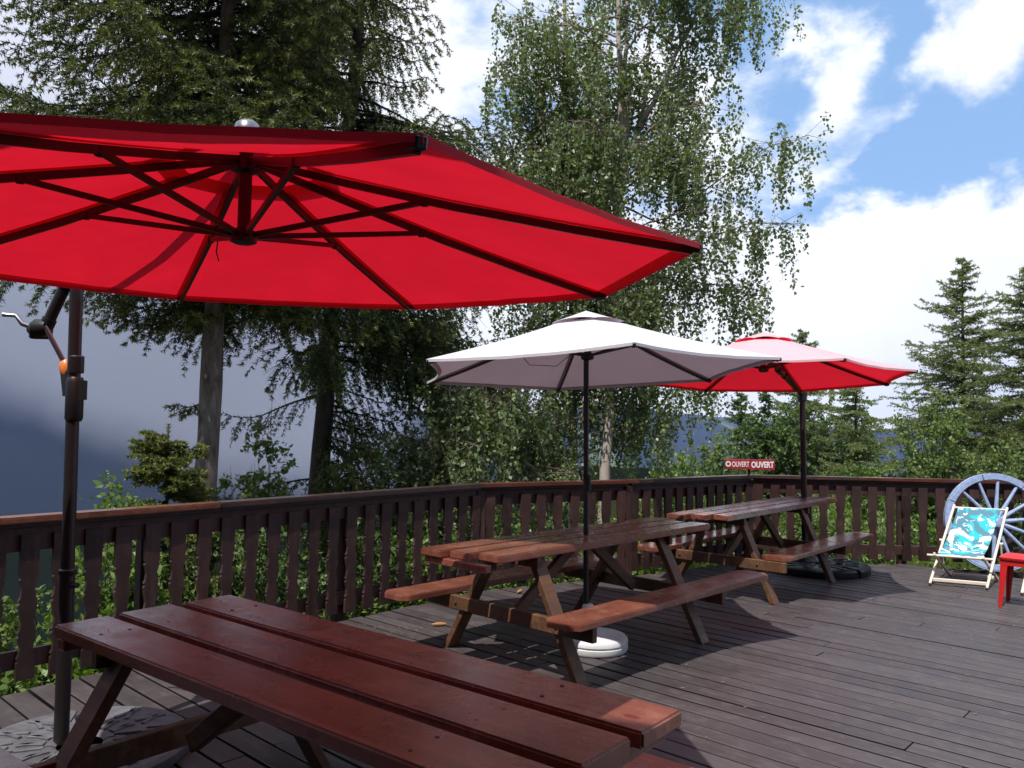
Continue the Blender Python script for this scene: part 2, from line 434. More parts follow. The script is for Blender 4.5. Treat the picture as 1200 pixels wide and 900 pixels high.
class MB:
    """collects simple solids for one mesh"""
    def __init__(self):
        self.v, self.f = [], []

    def add(self, vs, fs):
        o = len(self.v)
        self.v += [tuple(x) for x in vs]
        self.f += [tuple(o + i for i in q) for q in fs]
        return self

    def box(self, c, s, rot=None):
        c = Vector(c)
        hs = [x / 2 for x in s]
        vs = [Vector((x * hs[0], y * hs[1], z * hs[2])) for x in (-1, 1) for y in (-1, 1) for z in (-1, 1)]
        if rot is not None:
            vs = [rot @ q for q in vs]
        return self.add([q + c for q in vs], [(0, 1, 3, 2), (4, 6, 7, 5), (0, 4, 5, 1), (2, 3, 7, 6), (0, 2, 6, 4), (1, 5, 7, 3)])

    def beam(self, p0, p1, w, h, up=(0, 0, 1), w1=None, h1=None):
        p0, p1 = Vector(p0), Vector(p1)
        ax = (p1 - p0).normalized()
        upv = Vector(up)
        if abs(ax.dot(upv)) > 0.99:
            upv = Vector((1, 0, 0))
        s = ax.cross(upv).normalized()
        u = s.cross(ax).normalized()
        vs = []
        for p, ww, hh in ((p0, w, h), (p1, w1 or w, h1 or h)):
            vs += [p + s * (a * ww / 2) + u * (b_ * hh / 2) for a, b_ in ((-1, -1), (1, -1), (1, 1), (-1, 1))]
        return self.add(vs, [(3, 2, 1, 0), (4, 5, 6, 7), (0, 1, 5, 4), (1, 2, 6, 5), (2, 3, 7, 6), (3, 0, 4, 7)])

    def tube(self, pts, rad, n=8, cap=True):
        pts = [Vector(q) for q in pts]
        if not hasattr(rad, '__len__'):
            rad = [rad] * len(pts)
        vs, fs = [], []
        ref = None
        for i, q in enumerate(pts):
            a = (pts[min(i + 1, len(pts) - 1)] - pts[max(i - 1, 0)]).normalized()
            if ref is None:
                ref = a.orthogonal().normalized()
            s = (ref - a * ref.dot(a)).normalized()
            ref = s
            t = a.cross(s)
            vs += [q + (s * math.cos(2 * math.pi * j / n) + t * math.sin(2 * math.pi * j / n)) * rad[i] for j in range(n)]
        for i in range(len(pts) - 1):
            for j in range(n):
                fs.append((i * n + j, i * n + (j + 1) % n, (i + 1) * n + (j + 1) % n, (i + 1) * n + j))
        if cap:
            fs.append(tuple(range(n - 1, -1, -1)))
            L = (len(pts) - 1) * n
            fs.append(tuple(L + j for j in range(n)))
        return self.add(vs, fs)

    def lathe(self, prof, c=(0, 0, 0), n=32, a0=0.0, a1=2 * math.pi):
        """prof: (radius, z) from bottom to top; closed ring when a full turn, else a wedge with side faces"""
        c = Vector(c)
        full_turn = abs(a1 - a0 - 2 * math.pi) < 1e-6
        m_ = n if full_turn else n + 1
        vs = [c + Vector((r * math.cos(a0 + (a1 - a0) * j / n), r * math.sin(a0 + (a1 - a0) * j / n), z)) for (r, z) in prof for j in range(m_)]
        fs = []
        for i in range(len(prof) - 1):
            for j in range(n):
                j2 = (j + 1) % m_ if full_turn else j + 1
                fs.append((i * m_ + j, i * m_ + j2, (i + 1) * m_ + j2, (i + 1) * m_ + j))
        if full_turn:
            if prof[0][0] > 1e-5: fs.append(tuple(range(n - 1, -1, -1)))
            if prof[-1][0] > 1e-5: fs.append(tuple((len(prof) - 1) * n + j for j in range(n)))
        else:
            fs.append(tuple(i * m_ for i in range(len(prof))))
            fs.append(tuple(i * m_ + n for i in reversed(range(len(prof)))))
        return self.add(vs, fs)

    def build(self, name, material=None, parent=None, smooth=False, bevel=0.0, seg=1):
        me = bpy.data.meshes.new(name)
        me.from_pydata(self.v, [], self.f)
        if bevel or True:
            bm = bmesh.new()
            bm.from_mesh(me)
            bmesh.ops.recalc_face_normals(bm, faces=bm.faces)
            if bevel:
                ed = [e for e in bm.edges if len(e.link_faces) == 2 and e.calc_face_angle(0) > 0.6]
                bmesh.ops.bevel(bm, geom=ed, offset=bevel, segments=seg, affect='EDGES', clamp_overlap=True)
            bm.to_mesh(me)
            bm.free()
        if smooth:
            me.polygons.foreach_set('use_smooth', [True] * len(me.polygons))
            if smooth == 'auto':
                me.set_sharp_from_angle(angle=R(40))
        return link(name, me, material, parent)


def raw_mesh(name, V, F, material, parent=None, smooth=False):
    """big meshes straight from arrays; F is (m,k)"""
    me = bpy.data.meshes.new(name)
    V = np.ascontiguousarray(V, dtype=np.float32)
    F = np.ascontiguousarray(F, dtype=np.int32)
    m_, kk = F.shape
    me.vertices.add(len(V))
    me.vertices.foreach_set('co', V.ravel())
    me.loops.add(m_ * kk)
    me.loops.foreach_set('vertex_index', F.ravel())
    me.polygons.add(m_)
    me.polygons.foreach_set('loop_start', np.arange(0, m_ * kk, kk, dtype=np.int32))
    me.polygons.foreach_set('loop_total', np.full(m_, kk, dtype=np.int32))
    me.update(calc_edges=True)
    if smooth:
        me.polygons.foreach_set('use_smooth', np.ones(m_, dtype=bool))
    return link(name, me, material, parent)


# ------------------------------------------------------------------ terrain
def fbm(x, y, seed, octs=5):
    r = np.random.default_rng(seed)
    s = np.zeros_like(x)
    amp, fr = 1.0, 1.0
    for _ in range(octs):
        for _ in range(3):
            a = r.uniform(0, 2 * np.pi)
            ph = r.uniform(0, 2 * np.pi)
            s += amp * np.sin((x * np.cos(a) + y * np.sin(a)) * fr * r.uniform(0.8, 1.25) + ph) / 3
        amp *= 0.5
        fr *= 2.03
    return s


def sstep(v, a, b):
    t = np.clip((v - a) / (b - a), 0, 1)
    return t * t * (3 - 2 * t)


def ground_h(x, y):
    x = np.asarray(x, float)
    y = np.asarray(y, float)
    dl = (x + 2.04) * -0.74 + (y - 5.81) * 0.67                  # metres out beyond the left railing
    right = sstep(x, 0.5, 5.0)
    near = -0.62 - (1 - right) * (0.45 + 0.75 * np.clip(dl - 0.9, 0, 60)) - right * 0.035 * np.clip(y - 9, 0, 80)
    near = near + 0.07 * fbm(x, y, 3, 4) - 0.25 * sstep(-y, -9.2, -8.0)
    r = np.hypot(x, y)
    az_ = np.arctan2(x, y)
    valley = -380.0 * sstep(r, 40, 900)
    ridge = 330 * sstep(-az_, 0.05, 0.35) + 95 * np.exp(-((az_ - 0.17) / 0.16) ** 2) - 25 + 18 * np.sin(az_ * 11 + 1)
    far = sstep(az_, -0.02, 0.22)
    hill = (ridge + 380) * sstep(r, 1100 + 1500 * far, 3600 + 2200 * far) + 34 * fbm(x * 0.006, y * 0.006, 9, 5) * sstep(r, 700, 1500)
    behind = sstep(-y, 0, 60)                                    # the slope goes on rising behind the terrace
    back = behind * 0.25 * np.clip(-y - 6, 0, 400)
    w = sstep(r, 30, 140)
    return near * (1 - w) + (valley + hill) * w * (1 - behind) + back + (w * behind * -2)


N = 180
t = np.linspace(-1, 1, N)
ax = np.sinh(t * 8.4) / np.sinh(8.4) * 6500
X, Y = np.meshgrid(ax, ax + 6.0, indexing='ij')
Z = ground_h(X, Y)
V = np.stack([X, Y, Z], -1).reshape(-1, 3)
idx = np.arange(N * N).reshape(N, N)
F = np.stack([idx[:-1, :-1], idx[1:, :-1], idx[1:, 1:], idx[:-1, 1:]], -1).reshape(-1, 4)
terrain = raw_mesh('ground', V, F, M['terrain'], smooth=True)
tag(terrain, 'grassy mountainside falling to a wooded valley slope', None, None, 'structure')

# ------------------------------------------------------------------ the deck
RAIL = [(-4.55, 3.05), (-0.30, 7.95), (1.25, 8.74), (2.92, 9.93), (8.2, 9.30)]


def inset(poly, dd):
    outp = []
    for i, q in enumerate(poly):
        q = Vector(q)
        ns = []
        if i > 0:
            e = (q - Vector(poly[i - 1])).normalized(); ns.append(Vector((e.y, -e.x)))
        if i < len(poly) - 1:
            e = (Vector(poly[i + 1]) - q).normalized(); ns.append(Vector((e.y, -e.x)))
        nn = sum(ns, Vector((0, 0))).normalized()
        outp.append(q + nn * (dd / nn.dot(ns[0])))
    return outp


edge = inset(RAIL, 0.10)
deck_poly = [tuple(q) for q in edge] + [(8.2, -2.0), (-4.55, -2.0)]
bd = Vector((math.cos(R(-43)), math.sin(R(-43))))
bn = Vector((-bd.y, bd.x))
deck = tag(MB().box((2.0, 2.6, -0.5), (0.18, 8.0, 0.16)).build('deck', M['rail']), 'weathered grey-brown boarded terrace deck', None, None, 'structure')
jm = MB()
for q in range(-3, 9):
    jm.beam((*(bd * (q * 0.9) + bn * -2.0), -0.15), (*(bd * (q * 0.9) + bn * 8.6), -0.15), 0.07, 0.16) if -2 < q < 6 else None
pitch_b, gap_b = 0.146, 0.017
board_meshes = []
tt = -3.2
while tt < 10.2:
    tc_ = tt + pitch_b / 2
    hits = []
    for i in range(len(deck_poly)):
        p0, p1 = Vector(deck_poly[i]), Vector(deck_poly[(i + 1) % len(deck_poly)])
        a0, a1 = p0.dot(bn) - tc_, p1.dot(bn) - tc_
        if a0 * a1 < 0:
            q = p0.lerp(p1, a0 / (a0 - a1))
            hits.append(q.dot(bd))
    hits.sort()
    for h0, h1 in zip(hits[0::2], hits[1::2]):
        s = h0 + rng.uniform(0, 0.05)
        first = True
        while s < h1 - 0.05:
            ln = rng.choice([2.7, 3.6, 4.5, 5.4, 5.4])
            if first:
                ln *= rng.uniform(0.35, 1.0)
                first = False
            e = min(s + ln, h1)
            if h1 - e < 0.4:
                e = h1
            w = pitch_b - gap_b + rng.uniform(-0.004, 0.004)
            zt = rng.uniform(-0.0025, 0.0025)
            c = bd * ((s + e) / 2) + bn * (tc_ + rng.uniform(-0.002, 0.002))
            if c.y > -1.6 and c.x < 7.6:
                ob = MB().box((0, 0, 0), (e - s - 0.006, w, 0.040)).build('plank', M['deck'], deck, bevel=0.003)
                ob.location = (c.x, c.y, -0.020 + zt)
                ob.rotation_euler = (rng.uniform(-0.006, 0.006), 0, R(-43) + rng.uniform(-0.0008, 0.0008))
            s = e
    tt += pitch_b
for q in [q_ for q_ in np.arange(-1.5, 4.6, 0.6)]:
    MB().beam((*(bd * q + bn * (-0.6 if q < 2 else 0.5)), -0.14), (*(bd * q + bn * min(6.6 + 0.55 * q if q < 0 else 6.4, 8.0)), -0.135), 0.06, 0.19).build('joist', M['rail'], deck)
for i in range(len(edge) - 1):
    a, b_ = Vector(edge[i]), Vector(edge[i + 1])
    ee = (b_ - a).normalized()
    nn = Vector((-ee.y, ee.x)) * 0.02
    MB().beam((*(a + nn + ee * 0.02), -0.14), (*(b_ + nn - ee * 0.02), -0.14), 0.03, 0.20).build('fascia', M['rail'], deck, bevel=0.004)

# ------------------------------------------------------------------ the chalet at the viewer's back
M['chalet'] = wood_mat('dark_chalet_boards', (0.05, 0.022, 0.012), (0.11, 0.05, 0.026), (0.5, 0.7), 0.8, None, 0.3, 0.3, 0.2)
M['sill'] = simple('white_window_paint', (0.7, 0.7, 0.68), 0.5)
house = empty('chalet', (1.0, -2.12, 0), R(-22), 'dark boarded chalet behind the viewer, its eaves shading the near end of the terrace', 'house')
for k_ in range(31):
    MB().box((0, -0.03, -0.2 + 0.18 * k_ + 0.09), (17.0, 0.06, 0.176)).build('wall_board', M['chalet'], house, bevel=0.006)
MB().box((0, -4.2, 2.6), (17.0, 8.2, 5.6)).build('wall', M['chalet'], house)
for x_ in (-6.2, -3.2, 3.4, 6.4):
    w_ = MB()
    for a_, b__ in (((-0.62, 0), (0.08, 1.3)), ((0.62, 0), (0.08, 1.3)), ((0, -0.62), (1.16, 0.08)), ((0, 0.62), (1.16, 0.08)), ((0, 0), (0.05, 1.16))):
        w_.box((x_ + a_[0], 0.03, 1.65 + a_[1]), (b__[0], 0.07, b__[1]))
    wo = w_.build('window', M['sill'], house, bevel=0.004)
    MB().box((x_, 0.006, 1.65), (1.17, 0.01, 1.17)).build('pane', M['dark_glass'], wo)
dr = MB().box((0.2, 0.03, 1.05), (1.0, 0.07, 2.1)).build('door', M['rail'], house, bevel=0.005)
EZ = 5.35
for sg_ in (1,):
    rf_ = MB()
    rf_.beam((0, 1.42, EZ), (0, -4.2, EZ + 2.6), 18.4, 0.16)
    rf_.build('roof', M['shingle'], house)
    MB().beam((0, -4.2, EZ + 2.6), (0, -9.8, EZ), 18.4, 0.16).build('roof', M['shingle'], house)
for k_ in range(9):
    MB().beam((-8 + 2.0 * k_, 1.30, EZ - 0.10), (-8 + 2.0 * k_, -0.1, EZ + 0.55), 0.12, 0.16).build('rafter', M['chalet'], house)

# ------------------------------------------------------------------ railings
def baluster_mesh():
    prof = [(0.00, .052), (.10, .052), (.112, .044), (.128, .051), (.148, .040), (.19, .036), (.235, .047), (.248, .052), (.260, .043), (.273, .051), (.30, .040), (.34, .033),
            (.40, .046), (.44, .052), (.455, .043), (.468, .052), (.49, .041), (.53, .036), (.575, .047), (.59, .052), (.602, .043), (.616, .052), (.66, .052), (.86, .052)]
    n = len(prof)
    mb = MB()
    vs = []
    for yv in (-0.014, 0.014):
        for (z, w) in prof: vs.append((-w, yv, z))
        for (z, w) in prof: vs.append((w, yv, z))
    fs = []
    for i in range(n - 1):
        fs.append((i, n + i, n + i + 1, i + 1))
        fs.append((2 * n + i + 1, 3 * n + i + 1, 3 * n + i, 2 * n + i))
        fs.append((i + 1, 2 * n + i + 1, 2 * n + i, i))
        fs.append((n + i, 3 * n + i, 3 * n + i + 1, n + i + 1))
    fs.append((0, 2 * n, 3 * n, n))
    fs.append((n - 1, 2 * n - 1, 4 * n - 1, 3 * n - 1))
    return mb.add(vs, fs)


bal0 = None
RL = ['dark brown railing along the left edge, its near handrail varnished orange-brown',
      'short railing behind the middle picnic table with reddish handrail',
      'railing receding to the far corner under the OUVERT sign',
      'far right railing facing the viewer, with blue cart wheel leaning on it']
for i in range(4):
    a, b_ = Vector(RAIL[i]), Vector(RAIL[i + 1])
    L = (b_ - a).length
    ang = math.atan2(b_.y - a.y, b_.x - a.x)
    root = empty('wooden_railing', (a.x, a.y, 0), ang, RL[i], 'railing', 'railings round the terrace')
    # local x along, -y towards the deck
    n = max(2, round(L / (0.188 if i != 2 else 0.172)))
    for j in range(n):
        x = (j + 0.5) * L / n
        if bal0 is None:
            ob = baluster_mesh().build('baluster', M['rail'], root)
            bal0 = ob
        else:
            ob = bal0.copy()
            col.objects.link(ob)
            ob.parent = root
        ob.location = (x, -0.032, 0.035 + rng.uniform(-0.004, 0.004))
        ob.rotation_euler = (rng.uniform(-0.008, 0.008), rng.uniform(-0.012, 0.012), rng.uniform(-0.05, 0.05))
    # rails behind the balusters
    bmb = MB().box((L / 2, 0.002, 0.865), (L - 0.1, 0.032, 0.145)); bmb.build('upper_rail', M['rail'], root, bevel=0.003)
    MB().box((L / 2, 0.002, 0.15), (L - 0.1, 0.032, 0.11)).build('lower_rail', M['rail'], root, bevel=0.003)
    npst = max(1, round(L / 1.55))
    for j in range(npst + 1):
        if j == npst and i != 3:
            continue
        x = min(max(j * L / npst, 0.0), L - 0.05)
        MB().box((x, 0.062 if 0 < j < npst else 0.0, 0.36), (0.088, 0.088, 1.16)).build('post', M['rail'], root, bevel=0.004)
    # the handrail in lengths
    cuts = {0: [0, 3.72, L], 1: [0, L * 0.99], 2: [0, 0.12, L], 3: [0, 1.25, L]}[i]
    mats_ = {0: ['cap_warm', 'cap'], 1: ['cap_red'], 2: ['cap_red', 'cap'], 3: ['cap', 'cap_red']}[i]
    for (c0, c1), mm in zip(zip(cuts, cuts[1:]), mats_):
        hm = MB()
        e0 = -0.03 if c0 == 0 else 0.003
        hm.box(((c0 + c1) / 2, -0.01, 0.985), (c1 - c0 - 0.004, 0.135, 0.042))
        hm.build('handrail', M[mm], root, bevel=0.008, seg=2)
    MB().box((L / 2, -0.012, 0.952), (L - 0.06, 0.07, 0.022)).build('rail_moulding', M['rail'], root)


# ------------------------------------------------------------------ picnic tables
def picnic_table(theta, planks, benches, sA, label, zt=0.80, zb=0.43, tops=0.30, feet=0.56, end_batten=True, plank_th=0.048):
    a = Vector((math.cos(theta), math.sin(theta)))
    b_ = Vector((-a.y, a.x))
    s_c = sum(q[0] + q[1] for q in planks) / (2 * len(planks))
    tcn_ = (min(q[2] for q in planks) + max(q[3] for q in planks)) / 2
    # benches lie about their own middle line
    tb = (benches[0][2] + benches[0][3] + benches[1][2] + benches[1][3]) / 4
    o2 = a * s_c + b_ * tcn_
    root = empty('picnic_table', (o2.x, o2.y, 0), theta, label, 'picnic table', 'picnic tables on the terrace')
    rel = lambda s, t_: (s - s_c, t_ - tcn_)
    for (s0, s1, t0, t1) in planks:
        x0, y0 = rel(s0, t0); x1, y1 = rel(s1, t1)
        ob = MB().box((0, 0, 0), (x1 - x0, y1 - y0, plank_th)).build('plank', M['table'], root, bevel=0.007, seg=2)
        ob.location = ((x0 + x1) / 2, (y0 + y1) / 2, zt - plank_th / 2 + rng.uniform(-0.0015, 0.0015))
        ob.rotation_euler = (rng.uniform(-0.004, 0.004), 0, rng.uniform(-0.0015, 0.0015))
    for (s0, s1, t0, t1) in benches:
        x0, y0 = rel(s0, t0); x1, y1 = rel(s1, t1)
        ch = 0.055
        out_ = [(x0, y0 + ch), (x0 + ch, y0), (x1 - ch, y0), (x1, y0 + ch), (x1, y1 - ch), (x1 - ch, y1), (x0 + ch, y1), (x0, y1 - ch)]
        cx_, cy_ = (x0 + x1) / 2, (y0 + y1) / 2
        mb = MB()
        n = len(out_)
        mb.add([(x - cx_, y - cy_, z) for z in (-0.021, 0.021) for x, y in out_],
               [tuple(range(n - 1, -1, -1)), tuple(range(n, 2 * n))] + [(i, (i + 1) % n, n + (i + 1) % n, n + i) for i in range(n)])
        ob = mb.build('bench', M['table'], root, bevel=0.006, seg=2)
        ob.location = (cx_, cy_, zb - 0.021)
        # bearers under the bench
    yb = tb - tcn_
    hw = (max(q[3] for q in planks) - min(q[2] for q in planks)) / 2
    bw = (benches[1][2] + benches[1][3] - benches[0][2] - benches[0][3]) / 4
    zu = zt - plank_th - 0.001
    for k_, s in enumerate(sA):
        x = s - s_c
        sg = -1 if k_ == 0 else 1
        for sd in (-1, 1):
            p0 = Vector((x, sd * hw * 0.62, zu - 0.004))
            p1 = Vector((x, yb * 0.5 + sd * (bw + 0.0) * 0.93, 0.004))
            ob = MB().beam(p0, p1, 0.045, 0.105, up=(0, 1, 0) if False else (1, 0, 0)).build('leg', M['frame'], root)
            # cut the leg level with the floor
            for v in ob.data.vertices:
                if v.co.z < 0.06:
                    dz = v.co.z
                    dirn = (p0 - p1).normalized()
                    v.co -= dirn * (dz / dirn.z)
            bm = bmesh.new(); bm.from_mesh(ob.data)
            bmesh.ops.bevel(bm, geom=list(bm.edges), offset=0.004, segments=1, affect='EDGES'); bm.to_mesh(ob.data); bm.free()
        xb = x + sg * 0.048
        bml = MB().beam((xb, yb - bw - 0.12, zb - 0.044 - 0.046), (xb, yb + bw + 0.12, zb - 0.044 - 0.046), 0.045, 0.092)
        bml.build('crossbeam', M['frame'], root, bevel=0.004)
        MB().beam((xb, -hw * 0.92, zu - 0.036), (xb, hw * 0.92, zu - 0.036), 0.04, 0.07).build('top_bearer', M['frame'], root, bevel=0.004)
        # diagonal brace towards the middle of the top
        MB().beam((x - sg * 0.045, yb * 0.6, zb - 0.10), (x - sg * 0.60, 0.0, zu - 0.03), 0.045, 0.075).build('brace', M['frame'], root, bevel=0.004)
        # bolts
        bo = MB()
        for sd in (-1, 1):
            q = yb * 0.8 + sd * (bw * 0.72)
            bo.lathe([(0.011, 0), (0.011, 0.006), (0.006, 0.010)], (0, 0, 0), 8)
            nn_ = 8 * 3
            for i in range(len(bo.v) - nn_, len(bo.v)):
                v = Vector(bo.v[i])
                bo.v[i] = (xb + sg * (0.0225 + v.z), q + v.x, zb - 0.09 + v.y)
        bo.build('bolt', M['iron'], root)
    scr = None
    for (s0, s1, t0, t1) in planks:
        for s in sA:
            for q in (0.25, 0.75):
                if scr is None:
                    scr = MB().lathe([(0.0065, -0.004), (0.0065, 0.0006), (0.003, -0.0002), (0.0, -0.0004)], n=10).build('screw', M['iron'], root)
                    so = scr
                else:
                    so = scr.copy(); col.objects.link(so)
                so.location = (s - s_c + rng.uniform(-0.012, 0.012) + (0.04 if s == sA[1] else -0.04), t0 + (t1 - t0) * q - tcn_, zt + 0.0012)
    if end_batten:
        for sg, x in ((-1, min(q[0] for q in planks) - s_c + 0.05), (1, max(q[1] for q in planks) - s_c - 0.07)):
            MB().beam((x, -hw + 0.01, zu - 0.023), (x, hw - 0.015, zu - 0.023), 0.055, 0.045).build('end_batten', M['table'], root, bevel=0.005)
    return root


T1 = picnic_table(R(-38.5), [(-3.37, -1.08, 1.40, 1.61), (-3.38, -1.085, 1.655, 1.885), (-3.37, -1.08, 1.935, 2.165)],
                  [(-3.46, -1.02, 0.92, 1.19), (-3.40, -1.00, 2.38, 2.65)], (-3.05, -1.50), 'largest picnic table in front, under the big red parasol')
T2 = picnic_table(R(46), [(3.51, 5.97, 3.475, 3.655), (3.44, 5.91, 3.68, 3.845), (3.38, 6.0, 3.865, 4.06)],
                  [(3.69, 6.15, 3.03, 3.30), (3.46, 5.92, 4.32, 4.585)], (3.95, 5.38), 'middle picnic table with the white parasol standing through its top')
T3 = picnic_table(R(48), [(6.70, 9.33, 3.42, 3.565), (6.58, 9.30, 3.58, 3.73), (6.47, 9.27, 3.745, 3.915)],
                  [(7.07, 9.42, 3.04, 3.30), (6.70, 9.2, 4.15, 4.41)], (7.13, 8.52), 'farthest picnic table, before the back corner under the far red parasol', end_batten=False)


# ------------------------------------------------------------------ parasols
def canopy_frame(center, tilt, ph):
    n = Vector((tilt[0], tilt[1], 1)).normalized()
    u = Vector((0, 1, 0)).cross(n).normalized()
    v = n.cross(u)
    mtx = Matrix((u, v, n)).transposed().to_4x4()
    return Matrix.Translation(center) @ mtx @ Matrix.Rotation(ph, 4, 'Z')


def canopy_part(name, n, Rr, h, u0, u1, material, root, W, scallop=0.055, sag=0.02, nu=10, nv=8, lift=0.0, arch=0.0, hem=True):
    """cloth stretched over n ribs from radius u0*R to u1*R"""
    V_, F_ = [], []
    for i in range(n):
        a0, a1 = 2 * math.pi * i / n, 2 * math.pi * (i + 1) / n
        base_i = len(V_)
        for iu in range(nu + 1):
            u = u0 + (u1 - u0) * iu / nu
            for iv in range(nv + 1):
                v = iv / nv
                q = 4 * v * (1 - v)
                p = Vector((math.cos(a0), math.sin(a0), 0)).lerp(Vector((math.cos(a1), math.sin(a1), 0)), v)
                rr = Rr * u * (1 - scallop * q * (u ** 2))
                z = h * (1 - u) - 0.05 * h * math.sin(math.pi * u) - sag * q * u * math.sin(math.pi * min(u, 1) * 0.5) * (1 - 0.55 * u) + lift
                if u1 > 0.9: z += 0.0015 * math.sin(9 * v * math.pi + 1.7 * i) * u * q
                z += arch * q * ((u - u0) / (u1 - u0)) ** 2
                V_.append(W @ Vector((p.x * rr, p.y * rr, z)))
        for iu in range(nu):
            for iv in range(nv):
                q0 = base_i + iu * (nv + 1) + iv
                F_.append((q0, q0 + nv + 1, q0 + nv + 2, q0 + 1))
        if hem:
            # a turned-down hem along the rim
            hb = len(V_)
            for iv in range(nv + 1):
                r_ = V_[base_i + nu * (nv + 1) + iv]
                V_.append(r_ - Vector((0, 0, 0.018)))
            for iv in range(nv):
                q0 = base_i + nu * (nv + 1) + iv
                F_.append((q0, hb + iv, hb + iv + 1, q0 + 1))
    mb = MB()
    mb.v, mb.f = [tuple(q) for q in V_], F_
    me = bpy.data.meshes.new(name)
    me.from_pydata(mb.v, [], mb.f)
    bm = bmesh.new(); bm.from_mesh(me)
    bmesh.ops.remove_doubles(bm, verts=bm.verts, dist=0.0008)
    bmesh.ops.recalc_face_normals(bm, faces=bm.faces)
    if sum(f.normal.z * f.calc_area() for f in bm.faces) < 0:
        bmesh.ops.reverse_faces(bm, faces=bm.faces)
    bm.to_mesh(me); bm.free()
    me.polygons.foreach_set('use_smooth', [True] * len(me.polygons))
    me.set_sharp_from_angle(angle=R(28))
    return link(name, me, material, root)


def canopy_set(root, center, tilt, ph, n, Rr, h, cloth, metal, hub_up, hub_low, strut_u, rib_w=0.016, rib_h=0.026, scallop=0.055):
    """canopy, vent, ribs, struts and hubs about root (root is unrotated)"""
    c = Vector(center) - root.location
    W = canopy_frame(c, tilt, ph)
    can = canopy_part('canopy', n, Rr, h, 0.15, 1.0, cloth, root, W, scallop)
    hb_ = canopy_part('hem_band', n, Rr, h, 0.972, 0.999, cloth, root, W, scallop, nu=1, lift=-0.004, hem=False)
    for i in range(n):
        a = 2 * math.pi * i / n
        sm = MB()
        pr = []
        for kx in range(9):
            u = 0.17 + 0.80 * kx / 8
            zc_ = h * (1 - u) - 0.05 * h * math.sin(math.pi * u) - 0.0055
            for sd_ in (-1, 1):
                pr.append(W @ Vector((math.cos(a) * Rr * u - sd_ * math.sin(a) * 0.022, math.sin(a) * Rr * u + sd_ * math.cos(a) * 0.022, zc_ - 0.001)))
        sm.add(pr, [(2 * kx, 2 * kx + 1, 2 * kx + 3, 2 * kx + 2) for kx in range(8)])
        sm.build('seam_tape', cloth, root)
    canopy_part('vent', n, Rr, h, 0.0, 0.215, cloth, root, W, 0.4, 0.0, 4, 8, lift=0.018, arch=0.016, hem=False)
    def rib_pt(i, u, dz=0.0):
        a = 2 * math.pi * i / n
        return W @ Vector((math.cos(a) * Rr * u, math.sin(a) * Rr * u, h * (1 - u) - 0.05 * h * math.sin(math.pi * u) + dz))
    axis = (W.to_3x3() @ Vector((0, 0, 1)))
    for i in range(n):
        rb = MB()
        us = [0.02, 0.25, 0.5, 0.75, 0.985]
        for u0, u1 in zip(us, us[1:]):
            rb.beam(rib_pt(i, u0, -0.026), rib_pt(i, u1, -0.026), rib_w, rib_h, up=axis)
        r_ = rb.build('rib', metal, root)
        cap_ = MB().beam(rib_pt(i, 0.965, -0.019), rib_pt(i, 0.999, -0.017), rib_w * 1.5, rib_h * 1.1, up=axis).build('tip_cap', M['plastic_black'], r_, bevel=0.004)
        s_ = MB().beam(W @ Vector((0, 0, hub_low)), rib_pt(i, strut_u, -0.03), rib_w * 0.9, rib_h * 0.75, up=axis)
        s_.build('strut', metal, root)
        MB().box(rib_pt(i, strut_u, -0.03), (0.026, 0.026, 0.03), W.to_3x3() @ Matrix.Rotation(2 * math.pi * i / n, 3, 'Z')).build('hinge', M['plastic_black'], r_, bevel=0.004)
    hb = MB().lathe([(0.030, hub_up - 0.03), (0.052, hub_up - 0.022), (0.055, hub_up + 0.012), (0.03, hub_up + 0.03)], n=20)
    hb.v = [tuple(W @ Vector(q)) for q in hb.v]
    hb.build('upper_hub', M['plastic_black'], root, smooth='auto')
    lb = MB().lathe([(0.026, hub_low - 0.028), (0.046, hub_low - 0.02), (0.050, hub_low + 0.012), (0.030, hub_low + 0.028)], n=20)
    lb.v = [tuple(W @ Vector(q)) for q in lb.v]
    lb.build('runner', M['plastic_black'], root, smooth='auto')
    return W, rib_pt


def quarter_weights(root, c, r, h, material, ribs=True):
    """four wedge-shaped ballast slabs in a steel cross"""
    x = MB()
    for a in (0, math.pi / 2):
        dx = Vector((math.cos(a + 0.5), math.sin(a + 0.5), 0))
        x.beam(Vector(c) - dx * r * 0.97 + Vector((0, 0, 0.018)), Vector(c) + dx * r * 0.97 + Vector((0, 0, 0.018 + a * 0.0008)), 0.045, 0.034)
    x.build('base_cross', M['pole'], root, bevel=0.003)
    for q in range(4):
        a0 = 0.5 + q * math.pi / 2 + 0.055
        a1 = 0.5 + (q + 1) * math.pi / 2 - 0.055
        w = MB().lathe([(0.10, 0.0), (r * 0.985, 0.0), (r, 0.012), (r, h - 0.016), (r * 0.965, h), (0.12, h), (0.10, h - 0.012)], c, 14, a0, a1)
        wo = w.build('ballast_slab', material, root, smooth='auto')
        if ribs:
            rb = MB()
            for kx in range(7):
                aa = a0 + (a1 - a0) * (kx + 0.5) / 7
                for rr0, rr1 in ((0.17, 0.29), (0.32, 0.46), (0.49, 0.61)) if r > 0.55 else ((0.15, 0.27), (0.30, 0.44)):
                    if rr1 > r: continue
                    skew = (0.16 if kx % 2 else -0.12)
                    p0 = Vector(c) + Vector((math.cos(aa) * rr0, math.sin(aa) * rr0, h + 0.004))
                    p1 = Vector(c) + Vector((math.cos(aa + skew) * rr1, math.sin(aa + skew) * rr1, h + 0.004))
                    rb.beam(p0, p1, 0.022, 0.012)
            rb.build('raised_rib', material, wo, bevel=0.002)


